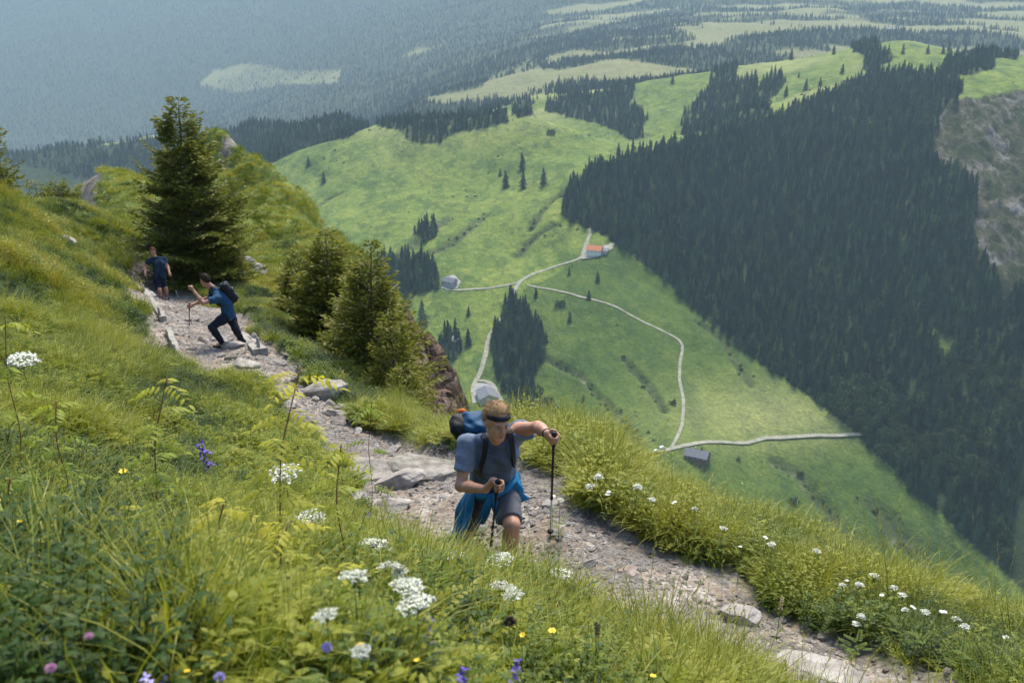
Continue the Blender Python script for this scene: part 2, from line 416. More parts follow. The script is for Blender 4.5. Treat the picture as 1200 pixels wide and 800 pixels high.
# ------------------------------------------------------------------ near hillside
def near_mat():
    t = NT('hillside_ground'); co = t.pos()
    pm = t.attr('path'); cm = t.attr('rock')
    n1 = t.noise(co, 1.3, 6); n2 = t.noise(co, 14, 5); n3 = t.noise(co, .35, 4)
    soil = t.ramp(n2, [(.3, (.035, .045, .012)), (.55, (.07, .10, .022)), (.75, (.13, .16, .04))])
    far = t.ramp(t.noise(co, .9, 8, .7), [(.3, (.07, .10, .02)), (.5, (.13, .165, .032)), (.7, (.22, .23, .06))])
    grass = t.mix(t.attr('far'), soil, far)
    v = t.node('ShaderNodeTexVoronoi', inp={'Vector': co, 'Scale': 26.0}); v2 = t.node('ShaderNodeTexVoronoi', inp={'Vector': co, 'Scale': 9.0})
    grav = t.ramp(v.outputs['Color'], [(.0, (.19, .16, .13)), (.35, (.29, .25, .21)), (.65, (.37, .33, .285)), (1, (.50, .47, .43))])
    grav = t.mix(t.ramp(t.noise(co, 2.2, 6, .7), [(.42, (.15, .15, .15)), (.56, (.9, .9, .9))]), grav, t.ramp(n2, [(.35, (.15, .11, .08)), (.65, (.27, .215, .165))]))
    grav = t.mix(t.attr('far'), grav, t.ramp(t.noise(co, 1.6, 9, .75), [(.36, (.09, .10, .04)), (.44, (.20, .155, .12)), (.54, (.34, .30, .26)), (.68, (.46, .43, .39))]))
    c = t.mix(pm, grass, grav)
    wv = t.node('ShaderNodeVectorMath', operation='ADD', inp={0: co, 1: t.noise(co, 1.1, 4, .6, 'Color')}).outputs[0]
    wv = t.node('ShaderNodeMapping', inp={'Vector': wv, 'Scale': (.8, .8, 2.4), 'Rotation': (.5, .3, 0)}).outputs[0]
    ck = t.node('ShaderNodeTexVoronoi', feature='DISTANCE_TO_EDGE', inp={'Vector': wv, 'Scale': 1.1}).outputs['Distance']
    rk = t.ramp(t.noise(wv, 1.3, 10, .72), [(.30, (.05, .032, .022)), (.42, (.14, .085, .058)), (.52, (.22, .145, .105)), (.62, (.33, .25, .20)), (.74, (.43, .38, .33))])
    rk = t.mix(t.ramp(ck, [(0, (1, 1, 1)), (.09, (0, 0, 0))]), rk, (.035, .028, .02))
    rk = t.mix(t.ramp(t.noise(co, 1.9, 6, .7), [(.56, (0, 0, 0)), (.64, (1, 1, 1))]), rk, (.10, .12, .03))
    c = t.mix(cm, c, rk)
    vb = t.bump(v.outputs['Distance'], .5, .03, t.bump(v2.outputs['Distance'], .4, .05))
    vb = t.bump(n2, .6, .05, vb)
    vb = t.bump(t.noise(co, 1.6, 9, .75), t.math('MULTIPLY', pm, t.attr('far')), .5, vb)
    vb = t.bump(t.ramp(ck, [(0, (0, 0, 0)), (.25, (1, 1, 1))]), t.math('MULTIPLY', cm, .8), .35, t.bump(t.noise(wv, 1.1, 9, .7), t.math('MULTIPLY', cm, 1.0), .7, vb))
    return t.done(t.bsdf(c, .92, .15, vb))
NA, NR = 860, 980
az = np.radians(np.linspace(-82, 82, NA))
rr = np.exp(np.linspace(math.log(.6), math.log(460), NR))
A, RR = np.meshgrid(az, rr)
GX = RR * np.sin(A); GY = -4.0 + RR * np.cos(A)
GZ = Hn(GX, GY)
pmask = path_mask(GX, GY); cmask = cliff_mask(GX, GY, GZ)
I = np.arange(NA * NR).reshape(NR, NA)
quads = np.stack([I[:-1, :-1], I[:-1, 1:], I[1:, 1:], I[1:, :-1]], -1).reshape(-1, 4)
quads = quads[:, ::-1]
rad = np.hypot(GX, GY)
me = mesh_np('hillside', np.stack([GX, GY, GZ], -1).reshape(-1, 3), quads, near_mat(), True,
             {'path': pmask.ravel() * (1 - cmask.ravel()), 'rock': cmask.ravel(), 'far': np.clip((rad.ravel() - 25) / 40, 0, 1)})
tag(obj('hillside', me), kind='structure')

# ------------------------------------------------------------------ valley: where the woods, rock and pasture are
WOOD_R = [(660,248),(664,228),(690,198),(728,186),(770,180),(800,172),(833,155),(875,145),(917,132),(967,112),(1007,90),(1040,84),(1083,84),(1122,94),(1128,110),(1105,132),(1095,160),(1085,182),(1110,195),(1135,205),(1145,225),(1138,265),(1146,303),(1165,312),(1172,345),(1200,350),(1500,370),(1500,950),(1200,692),(1170,665),(1100,600),(1065,575),(1045,545),(1010,515),(995,500),(930,450),(850,395),(790,340),(730,290),(700,272),(660,257)]
WOODS = [  # polygon in the photograph, depth range it stands in
 (WOOD_R, 500, 1600, 1.0),
 ([(800,135),(833,102),(880,108),(905,88),(920,90),(918,104),(900,120),(905,133),(850,150),(800,162)], 1350, 1800, .75),
 ([(828,122),(836,85),(862,76),(866,95),(886,88),(886,112),(850,116)], 1400, 2000, .8),
 ([(800,152),(800,137),(832,128),(836,146)], 1350, 1800, .6),
 ([(997,62),(1000,50),(1027,43),(1028,58),(1010,64)], 1400, 2000, .9),
 ([(1010,80),(1014,62),(1036,60),(1050,66),(1045,72),(1030,76),(1028,86)], 1300, 1900, .9),
 ([(1100,84),(1112,68),(1140,66),(1165,66),(1166,80),(1140,88),(1116,90)], 1200, 1800, .9),
 ([(1152,66),(1160,50),(1192,56),(1190,70)], 1300, 1900, .9),
 ([(0,172),(130,170),(240,152),(300,141),(380,131),(432,128),(452,140),(432,148),(412,161),(355,172),(315,198),(300,222),(200,232),(-150,240),(-150,185)], 1450, 2600, 1.0),
 ([(400,130),(500,128),(560,126),(592,130),(594,143),(576,150),(530,156),(518,166),(480,166),(468,150),(420,145)], 1350, 1800, .8),
 ([(602,136),(603,120),(623,119),(624,138)], 1400, 2000, .9),
 ([(640,132),(690,142),(722,152),(745,168),(752,160),(758,140),(740,122),(742,82),(790,74),(800,44),(715,24),(712,56),(672,45),(625,16),(600,14),(585,60),(612,90),(640,105)], 1550, 2700, .85),
 ([(450,312),(463,303),(490,303),(513,318),(512,340),(484,345),(482,362),(467,362),(452,335)], 900, 1200, .8),
 ([(515,422),(516,392),(530,390),(542,400),(541,418),(530,425)], 800, 1000, .8),
 ([(598,345),(604,338),(610,352),(625,375),(640,397),(638,418),(627,438),(624,458),(606,466),(590,455),(578,430),(577,398),(590,372)], 700, 1100, .9),
 ([(598,466),(625,462),(655,480),(660,492),(640,500),(600,496)], 600, 1000, .8),
 ([(486,288),(490,270),(508,264),(512,275),(495,288)], 900, 1400, .5),
 ([(1112,712),(1120,694),(1140,692),(1150,712),(1170,722),(1190,730),(1185,745),(1130,735)], 500, 800, .5),
]
def wood_mask(x, y, z):
    px, py, d = proj(x, y, z)
    jit = np.where(px > 640, 4., 8.); jx = px + jit * fbm(x, y, 60, 3, 61); jy = py + 3.5 * fbm(x, y, 60, 3, 62)
    m = np.zeros(px.shape)
    for poly, lo, hi, k in WOODS:
        m = np.maximum(m, inpoly(jx, jy, poly) * (d > lo) * (d < hi) * k)
    # the opposite valley side: unbroken wood on the left, pastures between woods on the right
    kk = np.clip((px - 350) / 400, 0, 1); n = fbm(x, y * .7, 420, 4, 71) * (1 - kk) + kk * (fbm(x * .6 + y * .3, y * .9, 210, 4, 75) * 1.15)
    right = np.clip((px - 330) / 330, 0, 1.0)
    th = -.80 + .74 * np.clip((px - 330) / 520, 0, 1); n = n + .35 * fbm(x, y * .6, 150, 3, 73)
    back = (d > 2150 - 250 * np.clip((px - 500) / 150, 0, 1)) & ~((px > 430) & (d < 1750))
    clr = inpoly(px, py, [(232,100),(250,84),(290,74),(340,84),(400,82),(395,97),(330,100),(280,108)]) | inpoly(px, py, [(580,88),(620,70),(650,92),(655,120),(600,124),(575,112),(520,122),(490,116),(560,104)])
    m = np.where(back & ~clr, np.clip((n - th) * 5, 0, .92), m)
    m = np.where(back & clr, np.clip(.15 + n, 0, .3), m)
    m = np.where(inpoly(jx, jy, [(1088,388),(1098,380),(1118,400),(1132,428),(1120,430),(1100,410)]), .35, m)
    return m
def rock_mask(x, y, z):
    px, py, d = proj(x, y, z)
    w = inpoly(px, py, [(1085,182),(1098,140),(1110,128),(1135,118),(1160,112),(1200,104),(1400,100),(1400,360),(1172,350),(1165,312),(1143,303),(1136,265),(1145,225),(1130,204)])
    return w * (d > 800) * (d < 1500)
def far_mat():
    t = NT('valley_ground'); co = t.pos()
    mt_ = 0; st = t.node('ShaderNodeMapping', vector_type='POINT', inp={'Vector': co, 'Scale': (1.0, .45, 1.0), 'Rotation': (0, 0, .5)}).outputs[0]
    n1 = t.noise(co, .012, 6, .6); n2 = t.noise(co, .09, 7, .66); n3 = t.noise(st, .05, 6, .7)
    mead = t.ramp(n1, [(.32, (.085, .140, .026)), (.48, (.135, .190, .036)), (.60, (.185, .225, .046)), (.72, (.25, .25, .07))])
    mead = t.mix(.65, mead, t.ramp(n2, [(.3, (.055, .10, .024)), (.5, (.125, .18, .036)), (.7, (.24, .26, .07))]))
    mead = t.mix(t.attr('painted_shadow'), mead, t.mix(.80, mead, (.044, .084, .016)))  # cloud shadow on the middle pasture, darkened into the ground colour
    n4 = t.noise(st, .022, 8, .68); mead = t.mix(.8, mead, t.mix(1.0, mead, t.ramp(n4, [(.34, (.42, .50, .42)), (.48, (.95, .95, .9)), (.60, (1.12, 1.06, .95)), (.7, (1.35, 1.22, 1.05))]), 'MULTIPLY'))
    mead = t.mix(t.math('MULTIPLY', t.ramp(n3, [(.50, (0, 0, 0)), (.60, (1, 1, 1))]), .62), mead, (.045, .085, .024))
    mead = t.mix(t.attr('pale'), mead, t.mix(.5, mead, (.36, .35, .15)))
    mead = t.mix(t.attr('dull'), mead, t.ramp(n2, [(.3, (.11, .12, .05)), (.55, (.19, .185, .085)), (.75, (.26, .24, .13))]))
    n5 = t.noise(co, .35, 6, .7); mead = t.mix(.55, mead, t.mix(1.0, mead, t.ramp(n5, [(.36, (.55, .6, .5)), (.5, (1, 1, 1)), (.64, (1.5, 1.4, 1.2))]), 'MULTIPLY'))
    mead = t.mix(t.attr('gully'), mead, t.ramp(n2, [(.35, (.03, .055, .018)), (.6, (.09, .11, .04)), (.72, (.22, .20, .15))]))
    floor = t.ramp(n2, [(.3, (.018, .032, .014)), (.7, (.04, .06, .022))])
    c = t.mix(t.attr('wood'), mead, floor)
    st2 = t.node('ShaderNodeMapping', vector_type='POINT', inp={'Vector': co, 'Scale': (1.0, .3, .6), 'Rotation': (0, 0, .3)}).outputs[0]
    r1 = t.noise(st2, .06, 12, .78)
    rk = t.ramp(r1, [(.42, (.06, .085, .03)), (.50, (.12, .13, .06)), (.56, (.22, .20, .15)), (.62, (.40, .38, .35)), (.70, (.58, .56, .53))])
    c = t.mix(t.attr('rock'), c, rk)
    b = t.bump(n2, .7, 4.0, t.bump(n3, .6, 8.0))
    b = t.bump(r1, t.math('MULTIPLY', t.attr('rock'), 1.0), 22, b)
    return t.done(t.bsdf(c, .95, .08, b))
NA2, NR2 = 760, 760
az = np.radians(np.linspace(-42, 42, NA2))
rr = np.concatenate([np.exp(np.linspace(math.log(170), math.log(520), 90))[:-1], np.exp(np.linspace(math.log(520), math.log(2600), 520))[:-1], np.exp(np.linspace(math.log(2600), math.log(9200), 170))])
NR2 = len(rr)
A, RR = np.meshgrid(az, rr)
FX = RR * np.sin(A); FY = RR * np.cos(A); FZ = Hf(FX, FY)
rmask = rock_mask(FX, FY, FZ)
FZ = FZ + rmask * (34 * np.abs(fbm(FX, FY, 110, 6, 91, .6)) + 15 * np.abs(fbm(FX * 1.6 + FY * .5, FY * .6, 38, 4, 92, .6)) - 10)
# stream gullies cut into the pastures
GULL = [([(428,318),(446,306),(470,296),(492,280),(510,266),(524,256)], 1150, 9), ([(470,320),(500,298),(530,285),(556,262),(572,250)], 1150, 6), ([(604,300),(618,285),(640,268),(655,262)], 1080, 5), ([(340,262),(360,250),(385,232),(398,226)], 1330, 6),
 ([(820,378),(850,400),(868,432),(880,450)], 900, 5), ([(905,540),(938,556),(962,590),(985,618),(1010,650),(1032,672)], 740, 7), ([(1020,592),(1048,622),(1075,650),(1100,690),(1125,705)], 730, 9), ([(800,150),(820,140),(835,128)], 1500, 4), ([(730,420),(760,450),(778,480)], 870, 4), ([(640,420),(680,440),(720,480),(750,520)], 850, 4), ([(680,215),(650,232),(632,250),(622,268)], 1180, 5)]
gul = np.zeros(FX.shape)
GULLW = []
for pl, dd_, w_ in GULL:
    Pg = [hit(x, y, Hf, 480, 2500, 900) for x, y in pl]; Pg = [(p[0], p[1], w_) for p in Pg]; GULLW.append(Pg)
    q_ = dist_poly(FX, FY, Pg) + .5 * fbm(FX, FY, 22, 3, 66); gul = np.maximum(gul, np.clip(1.2 - q_, 0, 1))
FZ = FZ - gul * 3.0
wmask = wood_mask(FX, FY, FZ)
fpx, fpy, fd = proj(FX, FY, FZ)
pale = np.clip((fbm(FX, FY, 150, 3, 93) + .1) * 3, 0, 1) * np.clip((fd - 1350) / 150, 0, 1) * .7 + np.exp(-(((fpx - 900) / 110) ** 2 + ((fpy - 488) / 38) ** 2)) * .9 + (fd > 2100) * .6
painted_shadow = np.clip((inpoly(fpx + 14 * fbm(FX, FY, 80, 3, 95), fpy + 14 * fbm(FX, FY, 80, 3, 96), [(612,334),(690,290),(725,292),(800,350),(930,450),(1000,500),(1200,700),(1200,800),(700,800),(560,520),(600,440)]) * (fd < 1100)) * 1.0, 0, 1) * (1 - np.clip(pale, 0, 1)) * .8  # area of the cloud shadow painted into the pasture colour
I = np.arange(NA2 * NR2).reshape(NR2, NA2)
quads = np.stack([I[:-1, :-1], I[1:, :-1], I[1:, 1:], I[:-1, 1:]], -1).reshape(-1, 4)
me = mesh_np('valley_terrain', np.stack([FX, FY, FZ], -1).reshape(-1, 3), quads, far_mat(), True,
             {'wood': wmask.ravel(), 'rock': rmask.ravel().astype(float), 'pale': np.clip(pale, 0, 1).ravel(), 'painted_shadow': painted_shadow.ravel(), 'gully': gul.ravel(), 'dull': np.clip((fd.ravel() - 2000) / 250, 0, .8)})
tag(obj('valley_terrain', me), kind='structure')
from mathutils.bvhtree import BVHTree
def Zf(x, y):
    """height of the built valley mesh (bilinear on its polar grid)"""
    x = np.asarray(x, float); y = np.asarray(y, float)
    r = np.hypot(x, y); a = np.arctan2(x, y)
    ia = np.clip((a - az[0]) / (az[1] - az[0]), 0, NA2 - 1.001); ir = np.clip(np.interp(r, rr, np.arange(NR2)), 0, NR2 - 1.001)
    i0 = ir.astype(int); j0 = ia.astype(int); fi = ir - i0; fj = ia - j0
    return (FZ[i0, j0] * (1 - fi) + FZ[i0 + 1, j0] * fi) * (1 - fj) + (FZ[i0, j0 + 1] * (1 - fi) + FZ[i0 + 1, j0 + 1] * fi) * fj
def Wf(x, y): 
    r = np.hypot(x, y); a = np.arctan2(x, y)
    ia = np.clip(np.round((a - az[0]) / (az[1] - az[0])), 0, NA2 - 1).astype(int); ir = np.clip(np.round(np.interp(r, rr, np.arange(NR2))), 0, NR2 - 1).astype(int)
    return wmask[ir, ia]

# ------------------------------------------------------------------ farm tracks
def track_mat():
    t = NT('gravel_track'); co = t.pos()
    c = t.ramp(t.noise(co, .25, 6, .65), [(.3, (.16, .165, .10)), (.5, (.27, .265, .20)), (.7, (.36, .35, .29))])
    return t.done(t.bsdf(c, .95, .1))
TRM = track_mat()
def smooth_line(P, step):
    P = np.asarray(P, float); s = np.concatenate([[0], np.cumsum(np.linalg.norm(np.diff(P, axis=0), axis=1))])
    n = max(3, int(s[-1] / step)); q = np.linspace(0, s[-1], n)
    X = np.stack([np.interp(q, s, P[:, k]) for k in range(P.shape[1])], 1)
    for _ in range(5):
        Y = X.copy(); Y[1:-1] = (X[:-2] + X[1:-1] * 2 + X[2:]) / 4; X = Y
    return X
def track(pix, w, name='farm_track'):
    P = np.array([hit(x, y, Zf, 450, 3500)[:2] for x, y in pix])
    P = smooth_line(P, 3.0)
    P = P + np.stack([fbm(P[:, 0], P[:, 1], 30, 2, 5), fbm(P[:, 0], P[:, 1], 30, 2, 6)], 1) * 1.2
    T = np.gradient(P, axis=0); T /= np.linalg.norm(T, axis=1)[:, None] + 1e-9
    N = np.stack([T[:, 1], -T[:, 0]], 1)
    ww = w * (1 + .18 * fbm(P[:, 0], P[:, 1], 14, 2, 7))
    rows = [P + N * (k * ww)[:, None] for k in (-.5, -.17, .17, .5)]
    Z = np.max([Zf(r[:, 0], r[:, 1]) for r in rows], axis=0)
    V = []
    for k, r in enumerate(rows):
        z = Zf(r[:, 0], r[:, 1]); V.append(np.stack([r[:, 0], r[:, 1], np.maximum(z + .25, Z * .6 + z * .4 + .2)], 1))
    n = len(P); V = np.concatenate(V)
    Q = [(k*n+i, k*n+i+1, (k+1)*n+i+1, (k+1)*n+i) for k in range(3) for i in range(n-1)]
    tag(obj(name, mesh_np(name, V, np.array(Q), TRM)), kind='structure')
TRACKS = [([(693,268),(689,280),(685,292),(681,303),(665,308),(650,312),(628,319),(609,330),(603,340),(598,352),(590,370),(580,385),(573,395),(571,410),(565,430),(559,445),(553,456),(556,472)], 5.0),
 ([(607,331),(580,337),(550,340),(522,339)], 4.2), ([(618,334),(650,340),(690,350),(730,364),(762,381),(796,397),(800,405),(797,420),(796,440),(802,470),(800,500),(791,518),(785,527)], 3.0),
 ([(756,533),(790,526),(840,518),(900,513),(960,511),(1010,509)], 5.0), ([(681,303),(700,301),(713,293),(717,285)], 6.5), ([(559,446),(576,447),(588,470)], 5.0)]
# ------------------------------------------------------------------ scattering (geometry nodes, only for uncountable cover)
def source_coll(name, meshes):
    c = bpy.data.collections.new(name)
    for i, me in enumerate(meshes):
        o = bpy.data.objects.new('%s_%02d' % (name, i), me); c.objects.link(o)
    return c
def scatter(name, P, rot, scl, idx, tint, coll):
    me = bpy.data.meshes.new(name)
    me.vertices.add(len(P)); me.vertices.foreach_set('co', np.asarray(P, np.float32).ravel())
    for k, a, ty, f in (('rot', rot, 'FLOAT_VECTOR', 'vector'), ('scl', scl, 'FLOAT_VECTOR', 'vector'), ('tint', tint, 'FLOAT', 'value')):
        at = me.attributes.new(k, ty, 'POINT'); at.data.foreach_set(f, np.asarray(a, np.float32).ravel())
    at = me.attributes.new('idx', 'INT', 'POINT'); at.data.foreach_set('value', np.asarray(idx, np.int32))
    o = obj(name, me)
    ng = bpy.data.node_groups.new(name, 'GeometryNodeTree')
    ng.interface.new_socket('Geometry', in_out='INPUT', socket_type='NodeSocketGeometry')
    ng.interface.new_socket('Geometry', in_out='OUTPUT', socket_type='NodeSocketGeometry')
    N, L = ng.nodes, ng.links
    gi = N.new('NodeGroupInput'); go = N.new('NodeGroupOutput')
    ci = N.new('GeometryNodeCollectionInfo'); ci.inputs['Collection'].default_value = coll
    ci.inputs['Separate Children'].default_value = True; ci.inputs['Reset Children'].default_value = True
    ip = N.new('GeometryNodeInstanceOnPoints'); ip.inputs['Pick Instance'].default_value = True
    def at(n, ty):
        a = N.new('GeometryNodeInputNamedAttribute'); a.data_type = ty; a.inputs['Name'].default_value = n; return a.outputs['Attribute']
    L.new(gi.outputs[0], ip.inputs['Points']); L.new(ci.outputs[0], ip.inputs['Instance'])
    L.new(at('idx', 'INT'), ip.inputs['Instance Index']); L.new(at('rot', 'FLOAT_VECTOR'), ip.inputs['Rotation']); L.new(at('scl', 'FLOAT_VECTOR'), ip.inputs['Scale'])
    L.new(ip.outputs[0], go.inputs[0])
    md = o.modifiers.new('scatter', 'NODES'); md.node_group = ng
    tag(o, kind='stuff')
    return o

# ------------------------------------------------------------------ blades and leaves
def blades(n, spread, h, w, bend, seed, seg=4, up=.25, fan=.6):
    """n curved tapering blades rooted within spread; h=(lo,hi)"""
    g = np.random.default_rng(seed)
    a = g.uniform(0, 2*np.pi, n); r = spread * np.sqrt(g.uniform(0, 1, n))
    base = np.stack([r * np.cos(a), r * np.sin(a), np.zeros(n)], 1)
    L = g.uniform(h[0], h[1], n); da = a + g.normal(0, .7, n)
    lean = g.uniform(.05, fan, n) ; bd = g.uniform(.3, 1, n) * bend
    s = np.linspace(0, 1, seg + 1)
    ang = lean[:, None] + bd[:, None] * s[None] ** 1.4          # angle from vertical along the blade
    ds = L[:, None] / seg
    hor = np.cumsum(np.sin(ang) * ds, 1) - np.sin(ang[:, :1]) * ds; ver = np.cumsum(np.cos(ang) * ds, 1) - np.cos(ang[:, :1]) * ds
    D = np.stack([np.cos(da), np.sin(da)], 1)
    C = np.stack([base[:, 0, None] + hor * D[:, 0, None], base[:, 1, None] + hor * D[:, 1, None], ver], 2)
    tw = da + np.pi / 2 + g.normal(0, .5, n)
    Wd = np.stack([np.cos(tw), np.sin(tw), g.normal(0, .15, n)], 1)
    wid = (w * g.uniform(.6, 1.3, n))[:, None] * (1 - s[None]) ** .6 * (0.55 + .45 * np.minimum(1, s[None] * 4 + .3))
    Lf = C - Wd[:, None] * wid[..., None] / 2; Rt = C + Wd[:, None] * wid[..., None] / 2
    V = np.empty((n, 2 * seg + 1, 3))
    V[:, 0:2*seg:2] = Lf[:, :-1]; V[:, 1:2*seg:2] = Rt[:, :-1]; V[:, -1] = C[:, -1]
    k = np.arange(n)[:, None] * (2 * seg + 1)
    F4 = np.concatenate([k + np.array([[2*i, 2*i+1, 2*i+3, 2*i+2]]) for i in range(seg - 1)])
    F3 = k + np.array([[2*seg-2, 2*seg-1, 2*seg]])
    sh = np.broadcast_to(np.repeat(s, 2)[:2*seg+1], (n, 2*seg+1)).copy(); sh[:, -1] = 1
    return V.reshape(-1, 3), F3, F4, sh.ravel()
def leaf(base, d, nrm, L, wd, fold=.15):
    """one pointed leaf: 6 verts"""
    d = np.asarray(d, float); d /= np.linalg.norm(d) + 1e-9
    s = np.cross(d, nrm); s /= np.linalg.norm(s) + 1e-9; u = np.cross(s, d)
    b = np.asarray(base, float)
    V = [b, b + d*L*.35 + s*wd*.5 + u*wd*fold, b + d*L*.35 - s*wd*.5 + u*wd*fold, b + d*L*.72 + s*wd*.36, b + d*L*.72 - s*wd*.36, b + d*L - u * L * .12]
    return V, [(0, 2, 1), (3, 4, 5)], [(1, 2, 4, 3)]
class Leaves(MB):
    def leaf(s, base, d, nrm, L, wd, a=0.5, fold=.15):
        V, f3, f4 = leaf(base, d, nrm, L, wd, fold); s.add(V, f3, f4, a)
def herb(seed, n=7, h=.22, L=.05, wd=.02, step=.025, spread=.07, droop=.2):
    g = np.random.default_rng(seed); mb = Leaves()
    for i in range(n):
        a = g.uniform(0, 6.28); r = spread * math.sqrt(g.uniform()); ln = g.uniform(.05, .5); hh = h * g.uniform(.5, 1.1)
        b = np.array([r * math.cos(a), r * math.sin(a), 0]); D = np.array([math.cos(a) * math.sin(ln), math.sin(a) * math.sin(ln), math.cos(ln)])
        mb.tube([b, b + D * hh * .5, b + D * hh], [.0016, .0013, .0007], 3, a=.2, cap=False)
        k = int(hh / step)
        for j in range(k):
            p = b + D * hh * (j + 1) / k; th = j * 2.4 + a; sc = 1 - .45 * (j / k)
            d = np.array([math.cos(th), math.sin(th), .55 - droop]); mb.leaf(p, d, (0, 0, 1), L * sc * g.uniform(.8, 1.2), wd * sc, a=.3 + .6 * (j / k))
    return mb
GREENS = [(0, (.020, .050, .012)), (.25, (.046, .092, .011)), (.5, (.122, .178, .013)), (.75, (.255, .285, .018)), (1, (.37, .34, .065))]
M_GRASS = leafmat('meadow_grass', GREENS, .45, tipmix=None)
def grass_m():
    t = NT('meadow_blades')
    c = t.ramp(t.attr('tint', 'INSTANCER'), GREENS)
    c = t.mix(t.math('MULTIPLY', t.math('POWER', t.attr('shade'), 2.0), .35), c, (.34, .34, .09))  # straw-coloured tips, the blade's own colour
    d = t.bsdf(c, .5, .3)
    tr = t.node('ShaderNodeBsdfTranslucent', inp={'Color': t.mix(1.0, c, (1.05, 1.0, .5), 'MULTIPLY')}).outputs[0]
    return t.done(t.node('ShaderNodeMixShader', inp={0: .34, 1: d, 2: tr}).outputs[0])
M_BLADE = grass_m()
M_STRAW = simple('dry_stalks', (.42, .36, .20), .7, .2, 30)
def mb_mesh(mb, name, mat, attr='shade'): return mb.mesh(name, mat, False, attr)
def blade_mesh(name, mat, *a, **k):
    V, f3, f4, s = blades(*a, **k)
    return mesh_np(name, V, [f3, f4], mat, False, {'shade': s})
src_near = []
for i in range(4): src_near.append(blade_mesh('tuft', M_BLADE, 30, .055, (.16, .38), .0050, 1.4, 100 + i))             # 0-3 arching fine grass
for i in range(2): src_near.append(blade_mesh('tuft', M_BLADE, 26, .05, (.10, .22), .005, .8, 120 + i))              # 4-5 short upright
for i in range(3): src_near.append(mb_mesh(herb(200 + i), 'herb', M_GRASS))                                          # 6-8 small leafed herbs
for i in range(2): src_near.append(mb_mesh(herb(210 + i, 6, .20, .065, .030, .03), 'herb', M_GRASS))                # 9-10 broad leaved
for i in range(2): src_near.append(mb_mesh(herb(220 + i, 12, .10, .026, .016, .018, .08), 'herb', M_GRASS))          # 11-12 low cushion
def stalks(seed, n=4):
    g = np.random.default_rng(seed); mb = Leaves()
    for i in range(n):
        a = g.uniform(0, 6.28); ln = g.uniform(.05, .35); h = g.uniform(.35, .6)
        b = np.array([.04 * math.cos(a), .04 * math.sin(a), 0]); D = np.array([math.cos(a), math.sin(a), 0])
        pts = [b + D * h * math.sin(ln) * s * s + np.array([0, 0, h * s]) for s in (0, .3, .6, .85, 1)]
        mb.tube(pts, [.0013, .0012, .001, .0008, .0005], 3, a=.8, cap=False)
        for s in np.linspace(.74, 1.0, 12):
            p = b + D * h * math.sin(ln) * s * s + np.array([0, 0, h * s]); th = g.uniform(0, 6.28)
            mb.leaf(p, (math.cos(th) * .5, math.sin(th) * .5, .9), (math.cos(th + 1.5), math.sin(th + 1.5), .1), .016, .005, a=1.0)
    return mb
for i in range(2): src_near.append(mb_mesh(stalks(230 + i), 'seed_stalks', M_BLADE))                                # 13-14
def fern(seed, n=6):
    g = np.random.default_rng(seed); mb = Leaves()
    for i in range(n):
        a = i * 6.28 / n + g.uniform(-.4, .4); D = np.array([math.cos(a), math.sin(a), 1.1]); D /= np.linalg.norm(D); S_ = np.cross(D, [0, 0, 1.0]); S_ /= np.linalg.norm(S_); L = g.uniform(.18, .34)
        for k in range(9):
            f = (k + 1) / 9; p = D * L * f + np.array([0, 0, -.45 * L * f * f]); ll = .062 * math.sin(.4 + 2.4 * f)
            for sd in (-1, 1): mb.leaf(p, D * .5 + S_ * sd, (g.normal(0, .25), g.normal(0, .25), 1), ll, ll * .42, a=.3 + .5 * f)
    return mb
for i in range(2): src_near.append(mb_mesh(fern(240 + i), 'fern', M_GRASS))                                         # 15-16
C_NEAR = source_coll('meadow_plant', src_near)
src_mid = []
for i in range(4): src_mid.append(blade_mesh('clump', M_BLADE, 46, .14, (.16, .36), .010, 1.2, 300 + i, seg=3))      # 0-3
for i in range(3): src_mid.append(mb_mesh(herb(310 + i, 14, .24, .075, .034, .045, .16), 'herb', M_GRASS))           # 4-6
def shrub(seed, rad=.30, n=420):
    g = np.random.default_rng(seed); mb = Leaves()
    for i in range(n):
        d = g.normal(0, 1, 3); d /= np.linalg.norm(d); d[2] = abs(d[2]); c = d * rad * g.uniform(.55, 1.05) * np.array([1.15, 1.15, .62]) * (1 + .25 * math.sin(d[0] * 5 + seed) * math.sin(d[1] * 6))
        mb.leaf(c, d + g.normal(0, .5, 3), (g.normal(0, .5), g.normal(0, .5), 1), .055, .026, a=.5)
    return mb
for i in range(3): src_mid.append(mb_mesh(shrub(340 + i), 'shrub', M_GRASS))                                         # 7-9
C_MID = source_coll('slope_plant', src_mid)
src_far = []
for i in range(4): src_far.append(blade_mesh('clump', M_BLADE, 60, .42, (.16, .42), .035, 1.0, 330 + i, seg=3))
C_FARG = source_coll('ridge_plant', src_far)

